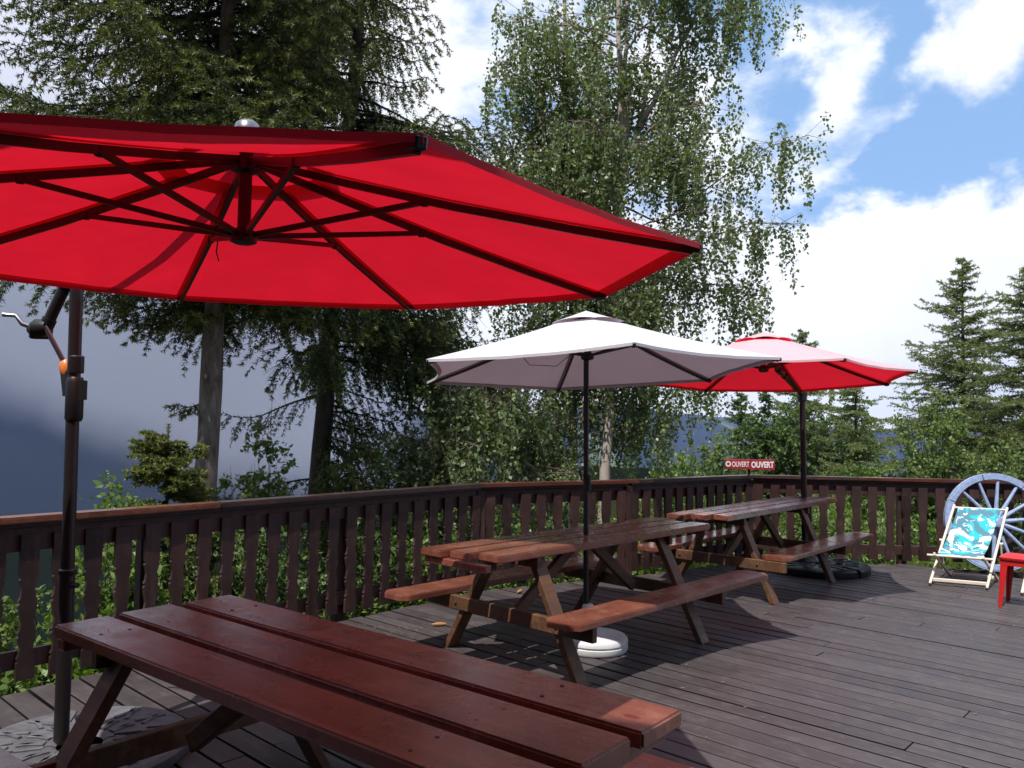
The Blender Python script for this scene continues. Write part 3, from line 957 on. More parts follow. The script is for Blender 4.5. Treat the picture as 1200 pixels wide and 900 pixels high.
# big red parasol, near left
P1 = Vector((-2.13, 3.95, 0.0))
root1 = empty('cantilever_parasol', P1, 0, 'large red cantilever parasol over the nearest table, on a grey slab base', 'parasol', 'cantilever parasols')
C1 = (-0.963, 2.859, 2.197)
T1t = (0.012, -0.027)
W1, rp1 = canopy_set(root1, C1, T1t, -1.05, 8, 1.59, 0.365, M['red_canopy'], M['pole'], 0.318, 0.062, 0.43, 0.017, 0.025, scallop=0.012)
# central stem and metal finial over the hub
MB().tube([W1 @ Vector((0, 0, 0.06)), W1 @ Vector((0, 0, 0.42))], 0.023, 14).build('stem', M['pole'], root1, smooth='auto')
fn = MB().lathe([(0.035, 0.39), (0.045, 0.40), (0.047, 0.44), (0.040, 0.465), (0.025, 0.477), (0.0, 0.481)], n=20)
fn.v = [tuple(W1 @ Vector(q)) for q in fn.v]
fn.build('finial', M['alu'], root1, smooth='auto')
pole_lean = Vector((-0.01, 0.0, 0))
MB().tube([(0, 0, 0.05), (0, 0, 0.86)], 0.034, 18).build('lower_tube', M['pole'], root1, smooth='auto')
MB().tube([(0, 0, 0.80), (-0.012, 0, 2.40)], 0.030, 18).build('pole', M['pole'], root1, smooth='auto')
MB().lathe([(0.036, 0.845), (0.040, 0.85), (0.040, 0.87), (0.034, 0.875)], n=18).build('collar', M['plastic_black'], root1, smooth='auto')
MB().tube([(0.03, -0.012, 0.80), (0.062, -0.022, 0.80)], 0.014, 10).build('clamp_screw', M['plastic_black'], root1, smooth='auto')
# sliding bracket with an orange knob
bk = MB()
bk.lathe([(0.034, 1.585), (0.041, 1.60), (0.041, 1.775), (0.036, 1.795), (0.033, 1.80)], (0, 0, 0), 18)
bk.beam((0.030, 0, 1.69), (0.030, 0, 1.785), 0.05, 0.035)
bk.beam((-0.030, 0.01, 1.71), (-0.052, 0.02, 1.83), 0.045, 0.042)
bk.build('sliding_bracket', M['plastic_black'], root1, smooth='auto')
MB().lathe([(0.036, 1.82), (0.037, 1.826), (0.037, 1.90), (0.032, 1.905)], n=18).build('collar', M['plastic_black'], root1, smooth='auto')
MB().tube([(-0.045, 0.02, 1.80), (-0.052, 0.022, 1.825), (-0.062, 0.026, 1.865), (-0.066, 0.027, 1.885)], [0.018, 0.033, 0.033, 0.020], 14).build('knob', M['orange'], root1, smooth='auto')
hdir = (Vector(C1) - P1); hdir.z = 0; hdir.normalize()
apex = W1 @ Vector((0, 0, 0.44))
low = Vector((-0.165, 0.02, 2.045))
piv = Vector((-0.02, 0, 2.36))
arm = [low, low.lerp(piv, 0.6), piv]
for q, zz in ((0.15, 2.53), (0.4, 2.63), (0.7, 2.66), (0.92, 2.645)):
    pt = piv.lerp(apex, q); arm.append(Vector((pt.x, pt.y, zz)))
arm.append(apex)
MB().tube(arm[:4], [0.028, 0.028, 0.028, 0.026], 14).build('arm', M['pole'], root1, smooth='auto')
MB().tube(arm[3:], [0.026, 0.025, 0.025, 0.024, 0.022], 14).build('arm', M['pole'], root1, smooth='auto')
MB().tube([low.lerp(piv, 0.62), low.lerp(piv, 0.78)], 0.036, 14).build('collar', M['plastic_black'], root1, smooth='auto')
MB().tube([low.lerp(piv, 0.02), low.lerp(piv, 0.13)], 0.034, 14).build('collar', M['plastic_black'], root1, smooth='auto')
ck = MB()
ck.tube([low + Vector((-0.075, 0.0, 0.0)), low + Vector((-0.05, 0, -0.01)), low + Vector((0.012, 0.0, -0.005))], [0.03, 0.05, 0.044], 16)
ck.build('crank_housing', M['plastic_black'], root1, smooth='auto')
MB().box(low + Vector((-0.02, -0.005, -0.045)), (0.10, 0.05, 0.028)).build('housing_foot', M['plastic_black'], root1, bevel=0.008)
MB().tube([low + Vector((-0.07, -0.01, 0.0)), low + Vector((-0.105, -0.02, 0.012)), low + Vector((-0.135, -0.025, 0.052)), low + Vector((-0.195, -0.03, 0.055))], [0.012, 0.012, 0.010, 0.011], 10).build('crank_handle', M['chrome'], root1, smooth='auto')
MB().beam(low + Vector((0.012, -0.03, 0.0)), (-0.062, 0.015, 1.865), 0.022, 0.014, up=(0, 1, 0)).build('support_strut', M['chrome'], root1, bevel=0.003)
# hanging cord and base
MB().tube([rp1(4, 0.30, -0.05), rp1(4, 0.34, -0.14), rp1(4, 0.30, -0.2)], 0.003, 6).build('cord', M['pole'], root1)
quarter_weights(root1, (0.10, -0.02, 0.0), 0.50, 0.065, M['base_grey'])

# white parasol through the middle table
P2 = Vector((0.56, 5.92, 0.0))
root2 = empty('garden_parasol', P2, 0, 'off-white parasol standing through the middle picnic table, on a white plastic base', 'parasol')
C2 = (0.551, 5.90, 1.993)
W2, rp2 = canopy_set(root2, C2, (-0.034, 0.057), -0.42, 6, 1.35, 0.425, M['white_canopy'], M['pole_grey'], 0.37, 0.105, 0.36, 0.013, 0.020, scallop=0.07)
topc = W2 @ Vector((0, 0, 0.40))
MB().tube([(0, 0, 0.06), topc], 0.0195, 16).build('pole', M['pole_grey'], root2, smooth='auto')
MB().tube([(-0.012, -0.012, 1.19), (-0.045, -0.02, 1.20), (-0.06, -0.025, 1.27)], [0.008, 0.007, 0.009], 8).build('crank_handle', M['plastic_black'], root2, smooth='auto')
MB().tube([(0, 0, 1.12), (0, 0, 1.235)], 0.026, 14).build('crank_box', M['plastic_black'], root2, smooth='auto')
MB().tube([rp2(2, 0.38, -0.03), rp2(2, 0.5, -0.075) + Vector((-0.12, 0, 0)), rp2(3, 0.5, -0.10) + Vector((0.2, 0, 0)), rp2(3, 0.42, -0.02)], 0.003, 6).build('cord', M['pole_grey'], root2)
MB().lathe([(0.215, 0.0), (0.232, 0.008), (0.238, 0.022), (0.238, 0.048), (0.229, 0.054), (0.229, 0.060), (0.238, 0.066), (0.236, 0.088), (0.222, 0.104), (0.18, 0.112), (0.06, 0.125), (0.045, 0.13)], (0.055, -0.06, 0.0), n=40).build('base', M['base_white'], root2, smooth='auto')
MB().lathe([(0.042, 0.118), (0.042, 0.30), (0.030, 0.31)], (0.012, -0.012, 0.0), n=18).build('pole_socket', M['base_white'], root2, smooth='auto')
# far red parasol
P3 = Vector((3.32, 9.18, 0.0))
root3 = empty('cantilever_parasol', P3, 0, 'smaller red cantilever parasol over the farthest table, sun glare painted pale on its top, on a black slab base', 'parasol', 'cantilever parasols')
C3 = (2.436, 7.838, 2.083)
W3, rp3 = canopy_set(root3, C3, (0.013, 0.065), -1.387, 8, 1.35, 0.42, M['red_canopy_glare'], M['pole'], 0.34, 0.07, 0.36, 0.016, 0.024)
MB().tube([W3 @ Vector((0, 0, 0.05)), W3 @ Vector((0, 0, 0.40))], 0.020, 12).build('stem', M['pole'], root3, smooth='auto')
MB().tube([(0, 0, 0.05), (-0.03, 0, 2.02)], 0.032, 16).build('pole', M['pole'], root3, smooth='auto')
hub3 = W3 @ Vector((0, 0, 0.27))
armp = [Vector((-0.03, 0, 1.97)), Vector((-0.03, 0, 2.0)).lerp(hub3, 0.35) + Vector((0, 0, -0.05)), Vector((-0.03, 0, 2.0)).lerp(hub3, 0.72) + Vector((0, 0, -0.045)), hub3 + Vector((0, 0, -0.03))]
MB().tube(armp, [0.024, 0.023, 0.022, 0.02], 12).build('arm', M['pole'], root3, smooth='auto')
MB().tube([armp[2].lerp(armp[1], 0.15), armp[2].lerp(armp[1], 0.32)], 0.036, 12).build('collar', M['plastic_black'], root3, smooth='auto')
MB().tube([armp[2].lerp(armp[1], 0.55), armp[2].lerp(armp[1], 0.62)], 0.03, 12).build('collar', M['plastic_black'], root3, smooth='auto')
MB().box((-0.03, 0, 1.955), (0.085, 0.085, 0.15)).build('pivot_joint', M['plastic_black'], root3, bevel=0.015, seg=2)
MB().tube([(-0.06, -0.02, 1.90), (-0.10, -0.03, 1.895), (-0.115, -0.03, 1.85)], [0.012, 0.010, 0.016], 8).build('crank_handle', M['plastic_black'], root3, smooth='auto')
MB().lathe([(0.075, 0.06), (0.08, 0.10), (0.05, 0.14), (0.045, 0.26), (0.05, 0.27)], n=18).build('pole_socket', M['plastic_black'], root3, smooth='auto')
quarter_weights(root3, (0.13, -0.02, 0.0), 0.55, 0.085, M['base_black'])

# ------------------------------------------------------------------ deck chairs
def deck_chair(name, fl, side, back, label):
    """fl: front left foot, side: to the right foot, back: horizontal run of the long frame"""
    O = Vector((*fl, 0))
    root = empty(name, O, 0, label, 'deck chair', 'deck chairs by the far railing')
    S = Vector((*side, 0)); B = Vector((*back, 0))
    Bh = B.normalized()
    H = 0.73
    Z_ = Vector((0, 0, 1))
    pal = M['paleframe']
    top = B + Z_ * H
    Su = S.normalized()
    for q, nm in ((Vector((0, 0, 0)), 'long_rail'), (S, 'long_rail')):
        MB().beam(q + Z_ * 0.015 - Bh * 0.01, q + top + (B * 0.03 + Z_ * 0.02), 0.024, 0.042, up=Su.cross(top.normalized())).build(nm, pal, root, bevel=0.005)
    ins = Su * 0.035
    fb_ = Bh * 0.06 + Z_ * 0.30                                # front bar of the inner frame
    rf = Bh * 0.64 + Z_ * 0.02                                 # its rear foot
    for q in (ins, S - ins):
        MB().beam(q + fb_ - (rf - fb_).normalized() * 0.05, q + rf, 0.022, 0.038, up=Su.cross((rf - fb_).normalized())).build('seat_rail', pal, root, bevel=0.005)
    MB().tube([ins * -1.2 + fb_ + Vector((0, 0, 0.0)), S + ins * 1.2 + fb_], 0.013, 10).build('front_bar', pal, root, smooth='auto')
    MB().tube([Su * 0.012 + top, S - Su * 0.012 + top], 0.012, 10).build('top_bar', pal, root, smooth='auto')
    MB().beam(Bh * 0.05 + Z_ * 0.055 + Su * 0.012, S + Bh * 0.05 + Z_ * 0.055 - Su * 0.012, 0.020, 0.036).build('lower_bar', pal, root, bevel=0.005)
    MB().beam(ins + rf + Z_ * 0.015, S - ins + rf + Z_ * 0.015, 0.022, 0.034).build('rear_bar', pal, root, bevel=0.005)
    # prop frame
    pv = B * 0.56 + Z_ * (H * 0.56)
    pf = Bh * 0.60 + Z_ * 0.07
    for q in (Su * -0.022, S + Su * 0.022):
        MB().beam(q + pv, q + pf, 0.018, 0.03, up=Su.cross((pf - pv).normalized())).build('prop', pal, root, bevel=0.004)
        MB().tube([q + pv - Su * 0.02, q + pv + Su * 0.02], 0.014, 8).build('pivot', pal, root, smooth='auto')
    # sling
    nu, nv = 18, 10
    vs, fs = [], []
    s0, s1 = ins * 1.45, S - ins * 1.45
    for i in range(nu + 1):
        u = i / nu
        p = (top + Z_ * 0.012).lerp(fb_ + Z_ * 0.013, u)
        nrm = Su.cross(top.normalized())
        if nrm.z > 0: nrm = -nrm
        d_ = 0.125 * math.sin(math.pi * (u ** 1.25)) ** 1.1
        for j in range(nv + 1):
            v = j / nv
            wob = 0.008 * math.sin(3 * math.pi * v) * math.sin(math.pi * u) + 0.02 * (2 * v - 1) ** 2 * math.sin(math.pi * u)
            vs.append(p + nrm * (d_ - wob) + s0.lerp(s1, v))
    for i in range(nu):
        for j in range(nv):
            q = i * (nv + 1) + j
            fs.append((q, q + 1, q + nv + 2, q + nv + 1))
    sl = MB().add(vs, fs).build('sling', M['sling'], root, smooth=True)
    sol = sl.modifiers.new('thickness', 'SOLIDIFY'); sol.thickness = 0.003
    return root


ch1 = deck_chair('deck_chair', (4.31, 8.38), (0.46, -0.21), (0.62, 0.68), 'deck chair with turquoise leaf-print sling in front of the blue cart wheel')
ch2 = ch1.copy(); col.objects.link(ch2)
ch2.location = (4.985, 7.955, 0)
ch2['label'] = 'second deck chair behind the red stool, only its pale front foot in view'
for c in list(ch1.children):
    q = c.copy(); col.objects.link(q); q.parent = ch2

# ------------------------------------------------------------------ red stool
st_a = Vector((0.27, 0.30, 0)).normalized()
st_b = Vector((st_a.y, -st_a.x, 0))
stool = empty('plastic_stool', (4.47 + 0.155 * (st_a.x + st_b.x), 7.44 + 0.155 * (st_a.y + st_b.y), 0), math.atan2(st_a.y, st_a.x), 'red plastic stool beside the deck chair', 'stool')
for sx_ in (-1, 1):
    for sy_ in (-1, 1):
        l = MB()
        # angle section leg that tapers to the foot
        for ax_ in (0, 1):
            vs = []
            for z, inw, w in ((0.0, 0.0, 0.030), (0.42, 0.018, 0.062)):
                x0 = sx_ * (0.175 - inw); y0 = sy_ * (0.175 - inw)
                th_ = 0.010
                if ax_ == 0:
                    pts_ = [(x0, y0), (x0 - sx_ * w, y0), (x0 - sx_ * w, y0 - sy_ * th_), (x0, y0 - sy_ * th_)]
                else:
                    pts_ = [(x0, y0 - sy_ * 0.0101), (x0, y0 - sy_ * w), (x0 - sx_ * th_, y0 - sy_ * w), (x0 - sx_ * th_, y0 - sy_ * 0.0101)]
                vs += [(px_, py_, z) for px_, py_ in pts_]
            l.add(vs, [(3, 2, 1, 0), (4, 5, 6, 7), (0, 1, 5, 4), (1, 2, 6, 5), (2, 3, 7, 6), (3, 0, 4, 7)])
        l.build('leg', M['red_plastic'], stool, bevel=0.002)
ap = MB()
for sg in (-1, 1):
    ap.box((0, sg * 0.156, 0.40), (0.302, 0.008, 0.05))
    ap.box((sg * 0.156, 0, 0.40), (0.008, 0.302, 0.05))
ap.build('apron', M['red_plastic'], stool, bevel=0.002)
se = MB()
prof_s = [(0.165, 0.42), (0.172, 0.43), (0.172, 0.448), (0.160, 0.456), (0.135, 0.456), (0.12, 0.449), (0.0, 0.447)]
rings = []
for hw_, z in prof_s:
    cr = hw_ * 0.22
    ring = []
    for qx, qy, a0 in ((1, 1, 0), (-1, 1, 90), (-1, -1, 180), (1, -1, 270)):
        for kx in range(5):
            aa = R(a0 + kx * 22.5)
            ring.append(((hw_ - cr) * qx + cr * math.cos(aa), (hw_ - cr) * qy + cr * math.sin(aa), z))
    rings.append(ring)
vs = [q for r_ in rings[:-1] for q in r_] + [(0, 0, 0.447)]
fs = []
for i in range(len(rings) - 2):
    for j in range(20):
        fs.append((i * 20 + j, i * 20 + (j + 1) % 20, (i + 1) * 20 + (j + 1) % 20, (i + 1) * 20 + j))
for j in range(20):
    fs.append(((len(rings) - 2) * 20 + j, (len(rings) - 2) * 20 + (j + 1) % 20, len(vs) - 1))
fs.append(tuple(range(19, -1, -1)))
se.add(vs, fs).build('seat', M['red_plastic'], stool, smooth='auto')

# ------------------------------------------------------------------ cart wheel
wc = Vector((5.56, 9.345, 0.545))
wheel = empty('cart_wheel', wc, math.atan2(-0.63, 5.28), 'pale blue wooden cart wheel leaning on the far right railing', 'cart wheel')
wheel.rotation_euler = (R(-6), 0, math.atan2(-0.63, 5.28))
Rw = 0.555
NS = 14
for i in range(7):        # the felloes
    a0, a1 = 2 * math.pi * i / 7 + 0.006, 2 * math.pi * (i + 1) / 7 - 0.006
    mb = MB().lathe([(Rw - 0.075, -0.027), (Rw - 0.012, -0.030), (Rw - 0.012, 0.030), (Rw - 0.075, 0.027)], (0, 0, 0), 8, a0, a1)
    n_ = 9
    mb.f += [(j, 3 * n_ + j, 3 * n_ + j + 1, j + 1) for j in range(8)]
    mb.v = [(x, z, y) for x, y, z in mb.v]
    mb.build('felloe', M['wheel'], wheel, bevel=0.005)
ty = MB().lathe([(Rw - 0.0115, -0.028), (Rw, -0.028), (Rw, 0.028), (Rw - 0.0115, 0.028)], (0, 0, 0), 56)
ty.f = [f for f in ty.f if len(f) == 4]
ty.f += [(j, 3 * 56 + j, 3 * 56 + (j + 1) % 56, (j + 1) % 56) for j in range(56)]
ty.v = [(x, z, y) for x, y, z in ty.v]
ty.build('tyre', M['wheel'], wheel)
for i in range(NS):
    a = 2 * math.pi * i / NS + 0.11
    dd = Vector((math.cos(a), 0, math.sin(a)))
    MB().tube([dd * 0.075, dd * 0.16, dd * 0.30, dd * (Rw - 0.07)], [0.021, 0.023, 0.019, 0.016], 8).build('spoke', M['wheel'], wheel, smooth='auto')
hb = MB().lathe([(0.04, -0.10), (0.058, -0.095), (0.066, -0.05), (0.076, -0.03), (0.076, 0.03), (0.066, 0.05), (0.058, 0.095), (0.04, 0.10)], (0, 0, 0), 20)
hb.v = [(x, z, y) for x, y, z in hb.v]
hb.build('hub', M['wheel'], wheel, smooth='auto')

# ------------------------------------------------------------------ OUVERT sign
def letters(txt, size, name, material, parent, loc, bold=0.0, sx_=1.0):
    cu = bpy.data.curves.new(name, 'FONT')
    cu.body = txt
    cu.size = size
    cu.extrude = 0.002
    cu.offset = bold
    cu.align_x = 'CENTER'
    cu.align_y = 'CENTER'
    tmp = bpy.data.objects.new('tmp_text', cu)
    col.objects.link(tmp)
    me = bpy.data.meshes.new_from_object(tmp.evaluated_get(bpy.context.evaluated_depsgraph_get()))
    bpy.data.objects.remove(tmp)
    me.name = name
    me.materials.clear()
    ob = link(name, me, material, parent)
    ob.matrix_local = Matrix.Translation(loc) @ Matrix.Rotation(math.pi / 2, 4, 'X') @ Matrix.Diagonal((sx_, 1, 1, 1))
    return ob


sg = empty('open_sign', (2.90, 9.90, 1.007), R(-10), 'small dark red sign reading O OUVERT OUVERT on the far railing corner', 'sign')
MB().box((0.0, 0.03, 0.035), (0.03, 0.03, 0.07)).build('sign_stand', M['rail'], sg)
for cx_, w_, rz, rx, txt, sz, bold, sxx, yy, hh in ((-0.247, 0.07, 0.10, 0, 'O', 0.085, 0.004, 0.95, 0.0, 0.115), (-0.10, 0.222, -0.05, 0, 'OUVERT', 0.088, 0.0015, 0.60, -0.004, 0.118), (0.155, 0.285, 0.03, 0.0, 'OUVERT', 0.098, 0.004, 0.70, -0.012, 0.126)):
    bd_ = MB().box((0, 0, 0), (w_, 0.018, hh)).build('sign_board', M['sign'], sg, bevel=0.002)
    bd_.location = (cx_, yy, 0.125)
    bd_.rotation_euler = (0, R(-1.2), rz)
    letters(txt, sz, 'lettering', M['lettering'], bd_, (0, -0.0115, -0.003), bold, sxx)

# ------------------------------------------------------------------ cones and litter on the deck
def cone_obj(name, L_, r_, material, scales=9):
    mb = MB()
    prof = []
    for i in range(scales):
        u = i / scales
        rr = r_ * math.sin(math.pi * (0.10 + 0.86 * u)) ** 0.75
        prof += [(rr * 0.82, u * L_), (rr, (u + 0.75 / scales) * L_)]
    prof.append((0.0005, L_))
    mb.lathe(prof, (0, 0, 0), 10)
    return mb.build(name, material, None)


for (x, y, rz, lab) in ((-0.55, 6.43, 0.2, 'tan spruce cone lying on the deck left of the middle table'), (0.13, 7.66, 1.2, 'tan spruce cone lying on the deck behind the middle table')):
    c = cone_obj('spruce_cone', 0.115, 0.017, M['cone_pale'])
    c.location = (x - 0.05, y, 0.017)
    c.rotation_euler = (0, math.pi / 2, rz)
    tag(c, lab, 'spruce cone', 'fallen cones')
lt = MB()
for _ in range(150):
    r_ = rng.random()
    if r_ < 0.45:
        x, y = rng.normal(-0.75, 0.22), rng.normal(6.25, 0.25)
    else:
        x, y = rng.uniform(-1.2, 4.5), rng.uniform(4.0, 8.2)
    if (x + 2.04) * -0.74 + (y - 5.81) * 0.67 > -0.2: continue
    lt.beam((x, y, 0.004), (x + rng.normal(0, 0.018), y + rng.normal(0, 0.018), 0.006), 0.004, 0.003)
tag(lt.build('debris', M['litter'], None), 'scattered needles and twig bits on the deck', None, None, 'stuff')


# rain left standing on the table tops
m, k, o = mat('rain_water')
fr = k.n('ShaderNodeFresnel', None, IOR=1.33)
k.set(o.inputs['Surface'], k.n('ShaderNodeMixShader', None, i0=k.math('ADD', fr.outputs[0], 0.04), i1=k.n('ShaderNodeBsdfTransparent'), i2=k.n('ShaderNodeBsdfGlossy', None, Roughness=0.03)))
M['water'] = m
for tab, spec, lab in ((T2, [(-0.75, 0.9, 0.20, 0.055, 120, 0.020), (-0.5, 0.9, 0.0, 0.06, 90, 0.016), (-0.3, 1.0, -0.19, 0.05, 70, 0.014)], 'rain drops and small puddles on the middle table top'),
                       (T1, [(-1.1, 1.1, 0.27, 0.09, 90, 0.0035), (-1.1, 1.1, -0.01, 0.09, 70, 0.0035), (-1.1, 1.1, -0.28, 0.08, 60, 0.0035)], 'tiny rain drops on the nearest table top')):
    wm = MB()
    for (x0, x1, yc, ys, cnt, rr) in spec:
        for _ in range(cnt):
            x = x0 + (x1 - x0) * rng.beta(1.3, 1.6); y = yc + rng.uniform(-ys, ys)
            r_ = rr * rng.uniform(0.3, 1.0) ** 1.5
            q = 8
            jr = [r_ * rng.uniform(0.75, 1.2) for _ in range(q)]
            hh = min(0.0024, r_ * 0.5)
            zt_ = 0.8022
            vs = [(x + jr[i] * 1.4 * math.cos(i * 2 * math.pi / q), y + jr[i] * math.sin(i * 2 * math.pi / q), zt_ - 0.001) for i in range(q)]
            vs += [(x + 0.7 * jr[i] * 1.4 * math.cos(i * 2 * math.pi / q), y + 0.7 * jr[i] * math.sin(i * 2 * math.pi / q), zt_ + hh) for i in range(q)] + [(x, y, zt_ + hh * 1.25)]
            wm.add(vs, [(i, (i + 1) % q, q + (i + 1) % q, q + i) for i in range(q)] + [(q + i, q + (i + 1) % q, 2 * q) for i in range(q)])
    wo = wm.build('rain_drops', M['water'], None, smooth=True)
    wo.location = tab.location; wo.rotation_euler = tab.rotation_euler
    tag(wo, lab, None, None, 'stuff')


# ------------------------------------------------------------------ plants
def unit(v):
    return v / np.maximum(np.linalg.norm(v, axis=-1, keepdims=True), 1e-9)


def needles(P0, P1, per_m, ln, wd, ang=0.9):
    """one small triangle per needle along shoots P0-P1"""
    d_ = P1 - P0
    L_ = np.linalg.norm(d_, axis=1)
    cnt = np.maximum(3, (L_ * per_m).astype(int))
    ids = np.repeat(np.arange(len(P0)), cnt)
    ax_ = unit(d_)[ids]
    u = rng.random(len(ids))[:, None]
    base = P0[ids] + d_[ids] * u
    rv = unit(np.cross(ax_, rng.normal(size=(len(ids), 3))))
    dirn = unit(ax_ * rng.uniform(0.35, 0.95, (len(ids), 1)) + rv * ang)
    tip = base + dirn * ln * rng.uniform(0.75, 1.2, (len(ids), 1))
    sd = unit(np.cross(dirn, rng.normal(size=(len(ids), 3)))) * wd / 2
    V_ = np.empty((len(ids) * 3, 3))
    V_[0::3] = base - sd
    V_[1::3] = base + sd
    V_[2::3] = tip
    return V_, np.arange(len(ids) * 3).reshape(-1, 3)


def leaves(C, size, aspect=0.72, droop=0.5, jit=0.42):
    """a folded rhombus of two triangles for each leaf"""
    n = len(C)
    dn = unit(rng.normal(size=(n, 3)) * 0.8 + np.array([0, 0, -droop]))
    s = unit(np.cross(dn, rng.normal(size=(n, 3))))
    nr = np.cross(dn, s)
    L_ = size * rng.uniform(1 - jit, 1 + jit, (n, 1))
    V_ = np.empty((n * 4, 3))
    V_[0::4] = C
    V_[1::4] = C + dn * L_ * 0.42 + s * L_ * aspect * 0.5 + nr * L_ * 0.10
    V_[2::4] = C + dn * L_
    V_[3::4] = C + dn * L_ * 0.42 - s * L_ * aspect * 0.5 + nr * L_ * 0.10
    return V_, np.arange(n * 4).reshape(-1, 4)


def sticks(segs, name, material, parent):
    """three-sided twigs: rows (p0, p1, r0, r1)"""
    P0 = np.array([q[0] for q in segs]); P1 = np.array([q[1] for q in segs])
    r0 = np.array([q[2] for q in segs])[:, None]; r1 = np.array([q[3] for q in segs])[:, None]
    a = unit(P1 - P0)
    s = unit(np.cross(a, np.array([0.31, 0.52, 0.79])))
    t_ = np.cross(a, s)
    V_ = np.empty((len(P0), 6, 3))
    for j in range(3):
        dr = s * math.cos(j * 2.094) + t_ * math.sin(j * 2.094)
        V_[:, j] = P0 + dr * r0
        V_[:, 3 + j] = P1 + dr * r1
    base = np.arange(len(P0))[:, None] * 6
    F_ = np.concatenate([base + np.array([j, (j + 1) % 3, 3 + (j + 1) % 3, 3 + j]) for j in range(3)])
    return raw_mesh(name, V_.reshape(-1, 3), F_, material, parent)


def spruce(loc, trunk, r_base, z0, z1, step, lenf, label, needle, barkm, cones=0, fewer=1.0, per_m=120, ln=0.021, wd=0.0062, filt=None, droop=1.0, sdroop=1.0, sub=0.55, seclen=0.31, sec_step=0.085, seed=1, group='spruces just beyond the railing', name='spruce_tree', extra=()):
    """trunk: list of (x,y,z) offsets from loc; branches every step metres, length lenf(z, azimuth)"""
    global rng
    rng = np.random.default_rng(seed)
    root = empty(name, loc, 0, label, 'spruce', group)
    tz = np.array([q[2] for q in trunk]); tx = np.array([q[0] for q in trunk]); ty_ = np.array([q[1] for q in trunk])
    rad = [r_base * (1 - 0.8 * (z - tz[0]) / (tz[-1] - tz[0])) for z in tz]
    nz = 26
    zz = np.linspace(tz[0], tz[-1], nz)
    pts = [(float(np.interp(z, tz, tx)) + rng.normal(0, 0.006), float(np.interp(z, tz, ty_)) + rng.normal(0, 0.006), z) for z in zz]
    MB().tube(pts, [float(np.interp(z, tz, rad)) * rng.uniform(0.95, 1.06) for z in zz], 14).build('trunk', barkm, root, smooth=True)
    S0, S1, seg = [], [], []
    Q0, Q1 = [], []
    tips = []
    specs = []
    z = z0
    while z < z1:
        specs.append((z + rng.uniform(-0.5, 0.5) * step, rng.uniform(0, 2 * np.pi), None))
        z += step
    specs += [(e[0], e[1], e[2]) for e in extra]
    for z, azm, LL in specs:
        L_ = LL if LL else lenf(z, azm) * rng.uniform(0.75, 1.12)
        if L_ < 0.08: continue
        if LL is None and filt and not filt(z, azm, L_): continue
        o_ = np.array([np.interp(z, tz, tx), np.interp(z, tz, ty_), z])
        hd = np.array([math.cos(azm), math.sin(azm), 0])
        n = max(5, int(L_ / sec_step))
        pos = o_.copy()
        path = [pos.copy()]
        e0 = rng.uniform(-0.05, 0.25) - 0.1 * droop
        for i in range(n):
            u = (i + 1) / n
            elv = e0 - droop * 0.75 * math.sin(min(1, u * 1.25) * math.pi * 0.62) + (0.75 * droop + 0.35) * max(0, u - 0.62) / 0.38
            hd2 = hd + np.array([-hd[1], hd[0], 0]) * rng.normal(0, 0.05)
            pos = pos + (hd2 * math.cos(elv) + np.array([0, 0, math.sin(elv)])) * (L_ / n)
            path.append(pos.copy())
        path = np.array(path)
        for i in range(n):
            u = i / n
            rb = 0.008 + 0.012 * L_ / 2.0
            seg.append((path[i], path[i + 1], rb * (1 - u) + 0.003, rb * (1 - u - 1 / n) + 0.003))
        for i in range(1, n + 1):
            u = i / n
            if u > 0.12:
                S0.append(path[i - 1]); S1.append(path[i])
            if u < 0.10 or rng.random() > fewer: continue
            axd = unit(path[i] - path[i - 1])
            sidev = unit(np.cross(axd, np.array([0, 0, 1.0])))
            for sgn in (-1, 1):
                l = (seclen * L_ * (math.sin(math.pi * min(1, u * 0.78 + 0.10)) ** 0.7) * (1 - 0.25 * u) + 0.07) * rng.uniform(0.55, 1.15)
                l = min(l, 0.55)
                dv = unit(axd * rng.uniform(0.45, 0.85) + sidev * sgn * rng.uniform(0.5, 0.95) + np.array([0, 0, -rng.uniform(0.15, 1.0) * sdroop]))
                m_ = max(2, int(l / 0.065))
                q = path[i].copy()
                for j in range(m_):
                    dv = unit(dv + np.array([0, 0, -0.10 * sdroop]))
                    q2 = q + dv * (l / m_)
                    S0.append(q); S1.append(q2)
                    if j == 0: seg.append((q, q + dv * l * 0.9, 0.004, 0.0015))
                    # short side shoots
                    if j > 0 or m_ < 3:
                        sv = unit(np.cross(dv, np.array([0.1, 0.05, 1.0])))
                        for s2 in (-1, 1):
                            if rng.random() < sub:
                                tl = rng.uniform(0.035, 0.085) * (1.1 - 0.5 * j / m_)
                                e_ = q2 + unit(dv * 0.8 + sv * s2 * 0.75 + np.array([0, 0, rng.normal(-0.1, 0.2)])) * tl
                                (Q0 if j >= m_ - 2 else S0).append(q2); (Q1 if j >= m_ - 2 else S1).append(e_)
                    q = q2
                Q0.append(q); Q1.append(q + dv * 0.05)
                tips.append(q)
    for zz_ in np.arange(min(z1, tz[-1]) - 0.7, tz[-1], 0.06):
        o1 = np.array([np.interp(zz_, tz, tx), np.interp(zz_, tz, ty_), zz_])
        Q0.append(o1); Q1.append(o1 + np.array([0, 0, 0.07]))
    sticks(seg, 'branches', M['twig'], root)
    Vn, Fn = needles(np.array(S0), np.array(S1), per_m, ln, wd)
    cr = raw_mesh('crown', Vn, Fn, needle, root)
    Vq, Fq = needles(np.array(Q0), np.array(Q1), per_m * 1.7, ln * 0.95, wd)
    raw_mesh('shoot_tips', Vq, Fq, M['shoot_tip'], root)
